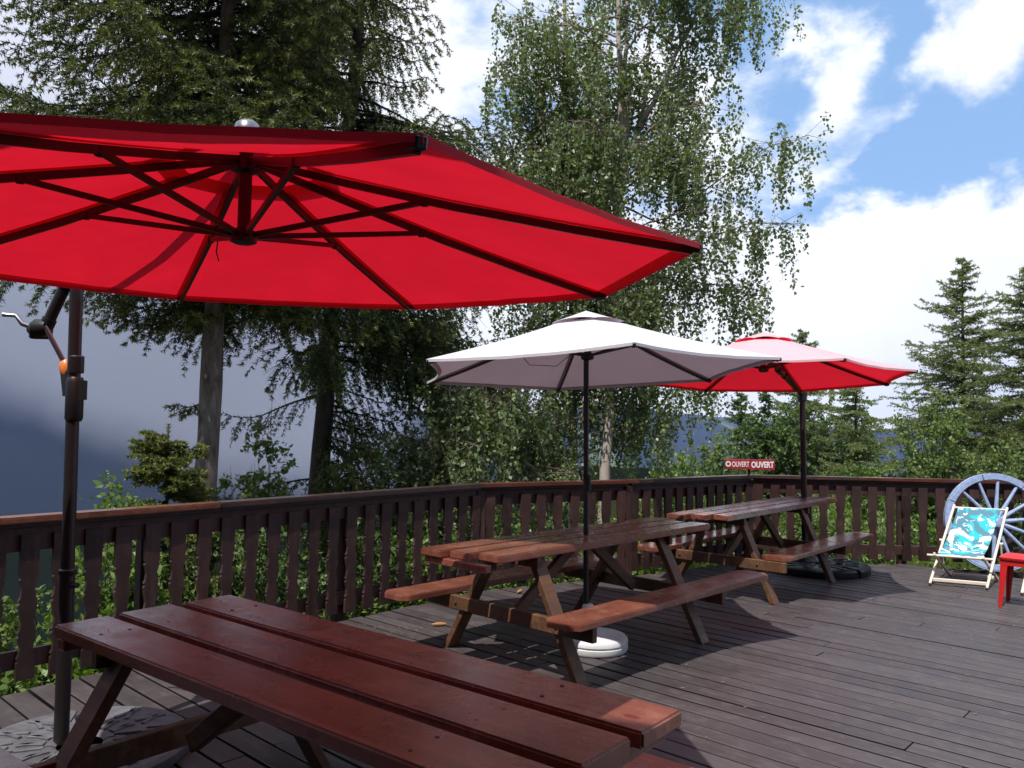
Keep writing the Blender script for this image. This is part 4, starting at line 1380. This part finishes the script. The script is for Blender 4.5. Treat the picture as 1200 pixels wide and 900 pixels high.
    if cones and tips:
        tp = np.array(tips)
        sel = tp[(tp[:, 2] > np.percentile(tp[:, 2], 35))]
        pick = sel[rng.choice(len(sel), min(cones, len(sel)), replace=False)]
        c0_ = None
        for q in pick:
            if c0_ is None:
                c0_ = cone_obj('cone', 0.115, 0.019, M['cone']); c0_.parent = root
                c = c0_
            else:
                c = c0_.copy(); col.objects.link(c)
            c.location = (q[0], q[1], q[2] + 0.01)
            c.rotation_euler = (math.pi + rng.normal(0, 0.25), rng.normal(0, 0.25), 0)
    return root, len(Fn)


tri = 0
# the tall spruce whose bare grey trunk stands behind the left railing
def lenA(z, a):
    # hold back on the lens side, and on the left low down
    l = 2.15 - 0.05 * abs(z - 5.5)
    if z < 3.6: l = 1.25 + 0.25 * (z - 2.3)
    if a > 2 * math.pi - 2.2 and a < 2 * math.pi - 0.9: l *= 0.55 if z < 6.3 else 0.9      # less towards the terrace
    if a < 1.2 or a > 2 * math.pi - 0.9: l *= 0.62                    # crowded by the next spruce
    return l
rA, n_ = spruce((-3.02, 8.0, -2.6), [(0.02, 0, 0), (0.0, 0, 2.6), (0.06, 0, 5.0), (0.10, 0, 8), (0.14, 0, 12.6)], 0.145, 5.55, 10.4, 0.0275, lenA,
                'tall spruce with a bare grey trunk behind the left railing, dark dense crown above', M['spruce_needle'], M['spruce_bark'], cones=26, seed=11, per_m=125, wd=0.0135, ln=0.047, sec_step=0.115, droop=0.5, sdroop=0.75, sub=0.45,
                extra=((4.36, math.pi * 1.03, 0.30), (5.2, math.pi * 1.0, 1.0), (5.3, math.pi * 0.92, 1.15), (5.28, math.pi * 1.1, 0.9), (5.35, -0.5, 0.8), (5.4, 0.2, 0.9), (5.25, -1.6, 0.5)))
tri += n_
def lenB(z, a):
    l = max(0.5, 2.3 - 0.16 * abs(z - 6.2))
    if z > 9.0 and (a < 1.4 or a > 2 * math.pi - 1.4): l *= 0.62      # thin towards the birch up high
    return l
rB, n_ = spruce((-2.42, 10.2, -3.2), [(0, 0, 0), (0.02, 0, 4.0), (0.22, 0, 7.5), (0.45, 0, 11), (0.6, 0, 13.8)], 0.16, 5.5, 11.2, 0.032, lenB,
                'spruce with a dark trunk and drooping tassels, right of the bare grey trunk', M['spruce_blue'], M['dark_bark'], cones=44, seed=23, per_m=105, wd=0.0145, ln=0.048, sec_step=0.115, droop=0.55, sdroop=1.4, sub=0.42, filt=lambda z, a, L_: not (z < 6.3 and math.cos(a) < -0.25), seclen=0.34, extra=((8.7, 0.05, 2.2), (8.35, -0.25, 2.0), (8.05, 0.2, 2.2), (7.7, -0.1, 2.1), (4.05, math.pi, 1.2), (3.85, math.pi * 1.1, 1.1), (4.45, -0.5, 0.8), (4.2, -0.9, 0.9), (4.6, 0.2, 0.9), (3.8, math.pi * 0.95, 1.0), (3.7, -0.3, 0.8), (4.9, 0.0, 1.2), (5.1, math.pi * 1.05, 1.3)) + tuple((3.5 + 0.10 * q_, -1.2 + 2.5 * ((q_ * 5) % 9) / 8, 0.70 + 0.32 * ((q_ * 7) % 5) / 4) for q_ in range(18)))
tri += n_
# young spruce in front of the bare trunk
rC, n_ = spruce((-3.02, 7.15, -1.6), [(0, 0, 0), (0.01, 0, 1.5), (0.0, 0, 3.12)], 0.035, 1.7, 3.05, 0.032, lambda z, a: max(0.07, 0.46 * (3.25 - z) ** 0.7),
                'young spruce sapling growing in front of the bare grey trunk', M['spruce_needle'], M['dark_bark'], seed=5, droop=0.3, sdroop=0.35, sub=0.7, per_m=300, ln=0.036, wd=0.011, sec_step=0.055,
                group='young spruces')
tri += n_
rD, n_ = spruce((-1.75, 8.9, -2.4), [(0, 0, 0), (0.02, 0, 1.5), (0.0, 0, 3.9)], 0.05, 1.5, 3.8, 0.06, lambda z, a: max(0.1, 0.5 * (4.1 - z) ** 0.8),
                'dark young spruce right behind the left railing, below the drooping tassels', M['spruce_needle'], M['dark_bark'], seed=6, droop=0.5, sdroop=0.7, per_m=180, wd=0.012, ln=0.03, sec_step=0.08, group='young spruces')
tri += n_


def birch(loc, trunks, crown, nlimb, label, seed, leaf=0.052, strands=13, limbs_extra=(), group='birches beyond the back railing', leafm='birch_leaf'):
    global rng
    rng = np.random.default_rng(seed)
    root = empty('birch_tree', loc, 0, label, 'birch', group)
    allp = []
    for path, r0, r1 in trunks:
        path = np.array(path, float)
        tt_ = np.linspace(0, 1, len(path))
        n = 30
        ts = np.linspace(0, 1, n)
        pp = np.stack([np.interp(ts, tt_, path[:, i]) for i in range(3)], 1)
        pp[1:-1] += rng.normal(0, 0.012, (n - 2, 3)) * np.array([1, 1, 0.2])
        MB().tube([tuple(q) for q in pp], [r0 + (r1 - r0) * u for u in ts], 12).build('trunk', M['birch_bark'], root, smooth=True)
        allp.append(pp)
    C = []
    seg = []
    def strand(p, l):
        n = max(3, int(l / 0.034))
        q = p.copy()
        dv = np.array([rng.normal(0, 0.4), rng.normal(0, 0.4), -0.6])
        for j in range(n):
            dv = unit(dv + np.array([rng.normal(0, 0.10), rng.normal(0, 0.10), -0.30]))
            q2 = q + dv * 0.034
            if j % 4 == 0:
                seg.append((q, q + dv * 0.136, 0.0022, 0.0018))
            for _ in range(3 if rng.random() < 0.5 else 2):
                C.append(q2 + rng.normal(0, 0.036, 3))
            q = q2
    specs = []
    for _ in range(nlimb):
        pp = allp[rng.integers(len(allp))]
        specs.append((pp, None, None))
    for pp, zs, tgt in specs:
        z = rng.uniform(*crown['z'])
        o_ = np.array([np.interp(z, pp[:, 2], pp[:, 0]), np.interp(z, pp[:, 2], pp[:, 1]), z])
        a = rng.uniform(0, 2 * np.pi)
        L_ = crown['r'](z) * rng.uniform(0.55, 1.1)
        hd = np.array([math.cos(a) * 1.0, math.sin(a) * 0.8, 0])
        path = [o_]
        n = 9
        e0 = rng.uniform(0.55, 1.0)
        for i in range(n):
            u = (i + 1) / n
            elv = e0 * (1 - u * 1.35)
            path.append(path[-1] + (hd * math.cos(elv) + np.array([0, 0, math.sin(elv)])) * L_ / n + rng.normal(0, 0.015, 3))
        limb(path, L_, seg, strand, strands)
    for path, r_ in limbs_extra:
        path = [np.array(q, float) for q in path]
        fine = []
        for i in range(len(path) - 1):
            for u in (0, 0.33, 0.66):
                fine.append(path[i] * (1 - u) + path[i + 1] * u + rng.normal(0, 0.01, 3))
        fine.append(path[-1])
        limb(fine, 2.0, seg, strand, strands * 3, r_)
    sticks(seg, 'branches', M['birch_twig'], root)
    Vn, Fn = leaves(np.array(C), leaf, 0.78, 0.75)
    raw_mesh('crown', Vn, Fn, M[leafm], root)
    return root, len(Fn)


def limb(path, L_, seg, strand, ns, r_=None):
    n = len(path) - 1
    rb = r_ or (0.009 + 0.011 * L_ / 2)
    for i in range(n):
        seg.append((path[i], path[i + 1], rb * (1 - 0.8 * i / n), rb * (1 - 0.8 * (i + 1) / n)))
    for _ in range(ns):
        u = rng.uniform(0.22, 1.0) ** 0.8
        i = min(n - 1, int(u * n))
        p = path[i] + (path[i + 1] - path[i]) * rng.random()
        # small side twig then a hanging strand
        sd = np.array([rng.normal(0, 0.20), rng.normal(0, 0.20), rng.normal(0.03, 0.10)])
        seg.append((p, p + sd, 0.004, 0.0025))
        strand(p + sd, rng.uniform(0.2, 0.95) * (0.6 + 0.5 * u))


M['birch_twig'] = simple('reddish_birch_twig', (0.24, 0.17, 0.135), 0.7, 0, 0.2, 0.4)
def Pw(px, py, Y):
    """where a sight line at these two slopes meets depth Y, used to set out trunks and limbs in metres"""
    cx_, sx2 = math.cos(0.015), math.sin(0.015)
    x, y = px - 600, 450 - py
    x, y = cx_ * x - sx2 * y, sx2 * x + cx_ * y
    dx = x / 950; dy = math.cos(pitch) - y / 950 * math.sin(pitch); dz = math.sin(pitch) + y / 950 * math.cos(pitch)
    return Vector((dx / dy * Y, Y, 1.62 + dz / dy * Y))


bl = Vector((1.25, 11.2, -1.6))
def rel(px, py, Y, base):
    q = Pw(px, py, Y) - base
    return (q.x, q.y, q.z)
tr1 = [(0.0, 0, 0), rel(708, 598, 11.2, bl), rel(714, 480, 11.2, bl), rel(721, 260, 11.2, bl), rel(729, 190, 11.2, bl), rel(727, 90, 11.2, bl), rel(722, -60, 11.2, bl), rel(716, -260, 11.2, bl)]
tr1b = [rel(726, 215, 11.2, bl), rel(735, 150, 11.2, bl), rel(733, 60, 11.15, bl), rel(738, -60, 11.1, bl), rel(745, -200, 11.1, bl)]
tr1c = [rel(729, 200, 11.2, bl), rel(750, 150, 11.1, bl), rel(790, 70, 11.0, bl), rel(832, -20, 10.9, bl), rel(850, -90, 10.9, bl)]
tr1d = [rel(725, 225, 11.2, bl), rel(757, 110, 11.4, bl), rel(763, 20, 11.5, bl), rel(766, -90, 11.5, bl)]
def rB1(z):
    zz = z - 1.6   # above the deck
    return 0.9 + 0.85 * sstep(np.array(zz), 2.4, 4.6).item()
xl = [([rel(728, 240, 11.2, bl), rel(775, 262, 11.0, bl), rel(850, 205, 10.8, bl), rel(905, 170, 10.7, bl), rel(948, 158, 10.7, bl)], 0.018),
      ([rel(726, 300, 11.2, bl), rel(790, 290, 11.0, bl), rel(880, 262, 10.9, bl), rel(938, 262, 10.8, bl)], 0.016),
      ([rel(728, 190, 11.2, bl), rel(800, 60, 10.9, bl), rel(850, 5, 10.8, bl), rel(880, 10, 10.8, bl)], 0.018),
      ([rel(720, 330, 11.2, bl), rel(800, 330, 11.0, bl), rel(860, 335, 11.0, bl), rel(900, 345, 11.0, bl)], 0.014),
      ([rel(716, 420, 11.2, bl), rel(760, 440, 11.0, bl), rel(800, 430, 10.9, bl), rel(825, 440, 10.9, bl)], 0.012),
      ([rel(722, 260, 11.2, bl), rel(660, 180, 11.2, bl), rel(610, 110, 11.2, bl), rel(585, 70, 11.2, bl)], 0.018),
      ([rel(720, 320, 11.2, bl), rel(670, 250, 11.2, bl), rel(610, 200, 11.2, bl), rel(575, 190, 11.2, bl)], 0.016),
      ([rel(722, 200, 11.2, bl), rel(680, 90, 11.2, bl), rel(640, 30, 11.2, bl), rel(610, 20, 11.2, bl)], 0.016)]
b1, n_ = birch(bl, [(tr1, 0.088, 0.018), (tr1b, 0.045, 0.012), (tr1c, 0.045, 0.010), (tr1d, 0.03, 0.010)], {'z': (2.9, 10.2), 'r': rB1}, 94,
               'tall forked birch with weeping leafy branches, its white trunk behind the white parasol', 31, strands=16, leaf=0.052, limbs_extra=xl)
tri += n_ * 2
bl2 = Vector((0.86, 11.9, -1.7))
tr2 = [(0, 0, 0), rel(672, 600, 11.9, bl2), rel(672, 480, 11.9, bl2), rel(668, 300, 11.9, bl2), rel(664, 120, 11.9, bl2), rel(662, -60, 11.9, bl2)]
b2, n_ = birch(bl2, [(tr2, 0.085, 0.02)], {'z': (2.6, 8.6), 'r': lambda z: 1.35 if z < 5.5 else 0.95}, 56, 'second white-stemmed birch, left of the tall forked one', 37, strands=16, leaf=0.052)
tri += n_ * 2
bl3 = Vector((0.45, 11.2, -1.7))
ls = [(0.1, 0, 0.0), rel(640, 575, 11.0, bl3), rel(632, 557, 11.0, bl3), rel(572, 495, 10.8, bl3), rel(529, 450, 10.6, bl3), rel(480, 405, 10.5, bl3)]
b3, n_ = birch(bl3, [(ls, 0.045, 0.012)], {'z': (2.2, 4.6), 'r': lambda z: 0.9}, 34, 'thin birch stem leaning far to the left behind the middle railing', 41, strands=16, leaf=0.052)
tri += n_ * 2
bl4 = Vector((-0.80, 9.75, -1.7))
b4, n_ = birch(bl4, [([(0, 0, 0), (0.05, 0, 2.2), (0.08, 0, 3.9)], 0.04, 0.008)], {'z': (1.5, 3.5), 'r': lambda z: 0.72}, 36, 'bushy young birch between the spruces and the leaning birch stem', 43, strands=15, leaf=0.052)
tri += n_ * 2


def bush(loc, rx, ry, h, n_leaf, leaf, material, label, seed, cat='shrub', name='shrub', group='shrubs outside the railing', stems=26, droop=0.2, aspect=0.62, upright=0.6):
    """stems that fan out from the base, carrying leaves along their upper part"""
    global rng
    rng = np.random.default_rng(seed)
    root = empty(name, loc, 0, label, cat, group)
    seg, C = [], []
    per = max(20, n_leaf // stems)
    for _ in range(stems):
        a = rng.uniform(0, 2 * np.pi)
        rr = math.sqrt(rng.random())
        end = np.array([math.cos(a) * rx * rr, math.sin(a) * ry * rr, h * (1 - 0.42 * rr ** 2) * rng.uniform(0.72, 1.08)])
        mid = end * np.array([0.45, 0.45, upright]) + rng.normal(0, 0.05, 3)
        p0 = np.array([math.cos(a), math.sin(a), 0]) * 0.06
        pts_ = [p0 * (1 - t_) ** 2 + mid * 2 * t_ * (1 - t_) + end * t_ * t_ for t_ in np.linspace(0, 1, 7)]
        for i in range(6):
            seg.append((pts_[i], pts_[i + 1], 0.010 * (1 - i / 7), 0.010 * (1 - (i + 1) / 7)))
        ntw = 7
        for _ in range(ntw):
            t_ = rng.uniform(0.18, 1.0)
            i = min(5, int(t_ * 6))
            q = pts_[i] + (pts_[i + 1] - pts_[i]) * (t_ * 6 - i)
            tw = unit(rng.normal(size=3) + np.array([0, 0, 0.5])) * rng.uniform(0.10, 0.34)
            seg.append((q, q + tw, 0.003, 0.0015))
            m_ = max(3, per // ntw)
            us = rng.random(m_)[:, None]
            C.append(q + tw * us + rng.normal(0, 0.03, (m_, 3)))
    sticks(seg, 'stems', M['twig'], root)
    Vn, Fn = leaves(np.concatenate(C), leaf, aspect, droop)
    raw_mesh('foliage', Vn, Fn, material, root)
    return len(Fn)


def gz(x, y):
    return float(ground_h(np.array(x), np.array(y)))


# shrubs close outside the railing: (x, y, rx, ry, top height above the deck, leaves, size, material, label)
shrubs = [
    (-4.5, 5.2, 0.7, 0.6, 0.52, 3000, 0.062, 'shrub_leaf', 'low leafy shrub outside the left railing, farthest left'),
    (-3.75, 5.75, 0.65, 0.6, 0.72, 3600, 0.060, 'willow_leaf', 'pale leafy shrub just left of the big parasol pole, outside the railing'),
    (-3.15, 6.35, 0.65, 0.6, 0.98, 3800, 0.058, 'shrub_leaf', 'bright green shrub just right of the big parasol pole, outside the railing'),
    (-2.75, 7.0, 0.6, 0.6, 0.95, 3600, 0.055, 'willow_leaf', 'pale shrub at the foot of the bare grey spruce trunk'),
    (-2.15, 7.2, 0.6, 0.55, 0.82, 3400, 0.055, 'dark_leaf', 'dark shrub outside the railing, right of the bare spruce trunk'),
    (-2.55, 8.25, 0.60, 0.5, 1.72, 5200, 0.060, 'willow_leaf', 'tall pale-leaved shrub rising over the handrail beside the bare trunk'),
    (-1.45, 7.65, 0.6, 0.5, 0.80, 3400, 0.055, 'dark_leaf', 'dark shrub outside the middle of the left railing'),
    (-0.95, 8.25, 0.6, 0.5, 0.86, 3400, 0.055, 'shrub_leaf', 'green shrub outside the railing behind the cone on the deck'),
    (-1.45, 9.3, 0.8, 0.6, 1.35, 4200, 0.06, 'willow_leaf', 'pale shrub showing just over the handrail below the leaning birch'),
    (-0.25, 9.1, 0.7, 0.55, 0.75, 3400, 0.055, 'shrub_leaf', 'green shrub outside the bend in the railing'),
    (0.55, 9.5, 0.75, 0.5, 0.65, 3400, 0.055, 'dark_leaf', 'dark shrub behind the middle picnic table and railing'),
    (1.45, 10.0, 0.75, 0.5, 0.85, 3400, 0.055, 'shrub_leaf', 'green shrub behind the tall birch trunk'),
    (2.2, 10.8, 0.7, 0.5, 0.95, 3200, 0.055, 'willow_leaf', 'pale shrub left of the far railing corner'),
    (3.1, 11.6, 0.9, 0.6, 0.80, 3600, 0.055, 'shrub_leaf', 'green shrub behind the far railing corner'),
    (3.95, 11.2, 0.7, 0.5, 0.72, 3400, 0.06, 'willow_leaf', 'pale willowy shrub behind the far red parasol pole'),
    (4.75, 10.9, 0.65, 0.45, 0.60, 3200, 0.06, 'willow_leaf', 'pale shrub behind the far railing, left of the cart wheel'),
    (5.3, 12.2, 0.9, 0.6, 0.62, 3200, 0.055, 'shrub_leaf', 'green shrub behind the cart wheel'),
    (6.8, 12.8, 0.9, 0.7, 0.40, 3000, 0.055, 'shrub_leaf', 'low green shrub beyond the cart wheel, at the right edge'),
]
for i, (x, y, rx, ry, top, n, lf, mm, lab) in enumerate(shrubs):
    z = gz(x, y)
    n_ = bush((x, y, z - 0.05), rx, ry, top - z + 0.05, int(n * (2.3 if x < 0 else 1.6)), lf, M[mm], lab, 100 + i, stems=34)
    tri += n_ * 2

# low plants whose leaves show at the deck edge under the balusters
gq = MB()
rng = np.random.default_rng(77)
C = []
for i in range(len(RAIL) - 1):
    a, b_ = Vector(RAIL[i]), Vector(RAIL[i + 1])
    e = (b_ - a); L = e.length; e.normalize()
    nn = Vector((-e.y, e.x))
    m_ = int(L * 420)
    s = rng.uniform(0, L, m_); q = rng.uniform(0.06, 0.75, m_)
    x = a.x + e.x * s + nn.x * q; y = a.y + e.y * s + nn.y * q
    z = rng.uniform(-0.45, 0.10, m_) + 0.10 * np.sin(s * 5.0) - 0.05
    C.append(np.stack([x, y, z], 1))
Vn, Fn = leaves(np.concatenate(C), 0.075, 0.55, 0.0)
tag(raw_mesh('undergrowth', Vn, Fn, M['shrub_leaf']), 'leafy undergrowth along the outside of the deck edge', None, None, 'stuff')
# meadow grass on the right
n = 48000
x = rng.uniform(2.0, 22.0, n); y = 10.3 + rng.exponential(5.0, n)
x = np.where(rng.random(n) < 0.7, 2.5 + (x - 2) * 0.45, x)
keep = (y < 34)
x, y = x[keep], y[keep]
z = ground_h(x, y)
P0 = np.stack([x, y, z], 1)
hgt = rng.uniform(0.18, 0.62, len(x))[:, None]
tip = P0 + np.concatenate([rng.normal(0, 0.12, (len(x), 2)), np.ones((len(x), 1))], 1) * hgt
sd = unit(np.concatenate([rng.normal(size=(len(x), 2)), np.zeros((len(x), 1))], 1)) * 0.010
Vg = np.empty((len(x) * 3, 3)); Vg[0::3] = P0 - sd; Vg[1::3] = P0 + sd; Vg[2::3] = tip
tag(raw_mesh('grass', Vg, np.arange(len(x) * 3).reshape(-1, 3), M['grass']), 'tall meadow grass beyond the far railing', None, None, 'stuff')


def larch(loc, h, r, label, seed, needle, name='larch_tree', cat='larch', per=1.0, lean=0.0, z0=0.12, dens=1.0, size=1.0, group='larches on the right', power=0.8):
    """open conifer: thin level branches with tufts of soft needles"""
    global rng
    rng = np.random.default_rng(seed)
    root = empty(name, loc, 0, label, cat, group)
    MB().tube([(lean * u, 0, h * u) for u in np.linspace(0, 1, 12)], [0.02 * h * 0.55 * (1 - u) + 0.012 for u in np.linspace(0, 1, 12)], 9).build('trunk', M['dark_bark'], root, smooth=True)
    seg, T0, T1 = [], [], []
    nb = int(h * 13 * dens)
    for i in range(nb):
        u = z0 + (1 - z0) * ((i + rng.random()) / nb) ** 0.9
        z = h * u
        L_ = r * (1 - u) ** power * rng.uniform(0.55, 1.15) + 0.07
        a = rng.uniform(0, 2 * np.pi)
        hd = np.array([math.cos(a), math.sin(a), 0])
        p = np.array([lean * u, 0, z])
        n = max(4, int(L_ / 0.16))
        el0 = rng.normal(-0.02, 0.24) + 0.45 * u
        for j in range(n):
            v = (j + 1) / n
            e = el0 - 0.25 * math.sin(v * 2.2) + 0.45 * max(0, v - 0.6)
            d_ = hd * math.cos(e) + np.array([0, 0, math.sin(e)])
            p2 = p + d_ * (L_ / n)
            seg.append((p, p2, 0.014 * (1 - 0.8 * v) * (0.4 + L_ / 3), 0.014 * (1 - 0.85 * v) * (0.4 + L_ / 3)))
            T0.append(p); T1.append(p2)
            sv = np.array([-hd[1], hd[0], 0])
            for s2 in (-1, 1):
                for _ in range(2):
                    l = rng.uniform(0.12, 0.46) * (1.2 - v) * (0.18 + 0.82 * min(1.3, L_ / 1.3)) + 0.03
                    q = p + (p2 - p) * rng.random()
                    w = q + unit(d_ * 0.7 + sv * s2 * 0.8 + np.array([0, 0, rng.uniform(-0.55, 0.15)])) * l
                    T0.append(q); T1.append(w)
                    seg.append((q, w, 0.004, 0.002))
            p = p2
    sticks(seg, 'branches', M['twig'], root)
    Vn, Fn = needles(np.array(T0), np.array(T1), 72 * per, 0.052 * size, 0.020 * size, 1.0)
    raw_mesh('crown', Vn, Fn, needle, root)
    return len(Fn)


def tree_at(px, Y, base_z, top_py):
    b_ = Pw(px, 560, Y)
    t_ = Pw(px, top_py, Y)
    return (b_.x, Y, base_z), t_.z - base_z


for (px, Y, top, r, lab, sd_, nd, sz, dn, pw_) in (
        (1130, 17.0, 306, 3.1, 'open pyramidal larch standing clear against the white cloud, right of the far red parasol', 51, 'larch_needle', 1.05, 2.5, 0.8),
        (1206, 15.0, 312, 2.5, 'larch cut off by the right edge of the view', 52, 'larch_needle', 1.05, 2.5, 0.75),
        (941, 22.0, 388, 2.2, 'larch with a bare spire showing above the far red parasol', 53, 'larch_needle', 1.3, 1.8, 0.7),
        (1003, 20.0, 425, 1.9, 'larch between the far parasol pole and the clear larch', 54, 'larch_needle', 1.2, 1.8, 0.7),
        (868, 24.0, 462, 0.8, 'slim pointed conifer left of the far parasol pole, above the sign', 55, 'dark_leaf', 1.3, 2.0, 0.45)):
    z = gz((px - 600) / 950 * Y, Y)
    loc, h = tree_at(px, Y, z - 0.1, top)
    tri += larch(loc, h, r, lab, sd_, M[nd], size=sz, dens=dn, power=pw_, per=0.95)


def round_tree(px, Y, top, rx, label, seed, material, n_leaf, leaf, group='broadleaf trees behind the far railing'):
    z = gz((px - 600) / 950 * Y, Y)
    loc, h = tree_at(px, Y, z - 0.1, top)
    return bush(loc, rx, rx * 0.8, h, n_leaf, leaf, material, label, seed, 'tree', 'broadleaf_tree', group, stems=60, upright=0.75)


for q in ((905, 21.0, 446, 1.1, 'dark narrow broadleaf tree directly left of the far parasol pole', 61, M['dark_leaf'], 15000, 0.085),
          (975, 23.0, 455, 1.6, 'broad leafy tree directly right of the far parasol pole', 62, M['dark_leaf'], 12000, 0.09),
          (1098, 14.5, 452, 1.0, 'bright green broadleaf tree in front of the clear larch', 63, M['willow_leaf'], 9500, 0.065),
          (1172, 13.5, 505, 0.95, 'bright green broadleaf tree above the cart wheel', 64, M['willow_leaf'], 5500, 0.065),
          (835, 19.0, 512, 1.2, 'pale bushy tree behind the sign', 65, M['willow_leaf'], 6500, 0.09),
          (800, 16.5, 525, 0.9, 'low green tree left of the sign', 66, M['shrub_leaf'], 5000, 0.08),
          (1010, 15.0, 532, 1.0, 'low green tree behind the far railing, right of the parasol pole', 67, M['shrub_leaf'], 5000, 0.075)):
    tri += round_tree(*q) * 2

# ------------------------------------------------------------------ wire fence and white shed beyond the far railing
wf = empty('wire_fence', (3.6, 11.0, gz(3.6, 11.0)), R(-6), 'thin dark wire fence in the grass behind the far railing', 'fence')
zf = 0.0
for j in range(5):
    MB().tube([(j * 1.0, 0, -0.15), (j * 1.0 + (0.12 if j % 2 else -0.05), 0, 1.05)], 0.012, 6).build('fence_post', M['wire'], wf)
for zz in (0.35, 0.62, 0.90):
    MB().tube([(x_, 0, zz + 0.012 * math.sin(x_ * 2.1)) for x_ in np.linspace(-0.3, 4.4, 14)], 0.004, 5).build('wire', M['wire'], wf)
MB().tube([(1.0, 0, 1.0), (1.75, 0.0, 0.05)], 0.005, 5).build('wire', M['wire'], wf)

sh = empty('white_shed', (13.6, 23.5, gz(13.6, 23.5)), R(-18), 'small white shed glimpsed through the cart wheel', 'shed')
MB().box((0, 0, 0.62), (1.7, 1.4, 1.3)).build('wall', M['white_wall'], sh, bevel=0.01)
rf = MB().add([(-1.0, -0.9, 1.24), (1.0, -0.9, 1.24), (1.0, 0.9, 1.24), (-1.0, 0.9, 1.24), (-1.0, 0, 1.72), (1.0, 0, 1.72)], [(0, 1, 5, 4), (2, 3, 4, 5), (0, 4, 3), (1, 2, 5), (3, 2, 1, 0)])
rf.build('roof', M['shingle'], sh)
MB().box((0.35, -0.703, 0.5), (0.55, 0.02, 1.0)).build('door', M['rail'], sh)
MB().box((-0.4, -0.703, 0.75), (0.42, 0.02, 0.42)).build('window', M['dark_glass'], sh)

# ------------------------------------------------------------------ haze
hz = MB().box((0, 200, -10), (15000, 15000, 1300)).build('haze', None)
hz.location = (0, 0, 0)
zmin, zmax = float(Z.min()), float(Z.max())
hz.data.clear_geometry()
hz.data.from_pydata([(x, y, z) for x in (-6900, 6900) for y in (-6900, 6900) for z in (zmin - 5, zmax + 60)], [], [(0, 1, 3, 2), (4, 6, 7, 5), (0, 4, 5, 1), (2, 3, 7, 6), (0, 2, 6, 4), (1, 5, 7, 3)])
m, k, o = mat('blue_mountain_haze')
vol = k.n('ShaderNodeVolumePrincipled')
vol.inputs['Color'].default_value = (0.42, 0.56, 1.0, 1)
vol.inputs['Density'].default_value = 7.5e-5
vol.inputs['Anisotropy'].default_value = 0.0
k.set(o.inputs['Volume'], vol)
hz.data.materials.append(m)
tag(hz, 'thin blue mountain haze', None, None, 'stuff')
print('foliage faces', tri, 'tris', sum(sum(len(p.vertices)-2 for p in me.polygons) for me in []) )

# cloud hanging in the valley on the left
lc = MB().box((0, 0, 0), (1, 1, 1)).build('low_cloud', None)
lc.data.clear_geometry()
lc.data.from_pydata([(x, y, z) for x in (-3600, -150) for y in (1850, 3700) for z in (-340, 620)], [], [(0, 1, 3, 2), (4, 6, 7, 5), (0, 4, 5, 1), (2, 3, 7, 6), (0, 2, 6, 4), (1, 5, 7, 3)])
m, k, o = mat('valley_cloud')
tcn = k.n('ShaderNodeTexCoord')
pz = tcn.outputs['Object']
sx = k.n('ShaderNodeSeparateXYZ', None, Vector=pz)
n_c = k.noise(pz, 0.0030, 6.0, 0.6)
slope = k.math('DIVIDE', sx.outputs['X'], sx.outputs['Y'])
base_z = k.n('ShaderNodeMapRange', {'clamp': True}, i0=slope, i1=-0.64, i2=-0.36, i3=5.0, i4=-225.0).outputs[0]
hgt_ = k.math('SUBTRACT', sx.outputs['Z'], k.math('ADD', base_z, k.math('MULTIPLY', k.math('SUBTRACT', n_c, 0.5), 200.0)))
dn_ = k.math('MULTIPLY', k.smooth(hgt_, -10.0, 170.0), 0.006)
dn_ = k.math('MULTIPLY', dn_, k.smooth(slope, -0.10, -0.24))
vol = k.n('ShaderNodeVolumePrincipled')
vol.inputs['Color'].default_value = (0.93, 0.94, 1.0, 1)
vol.inputs['Anisotropy'].default_value = -0.3
k.set(vol.inputs['Density'], dn_)
k.set(o.inputs['Volume'], vol)
lc.data.materials.append(m)
tag(lc, 'grey cloud hanging in the valley on the left', None, None, 'stuff')
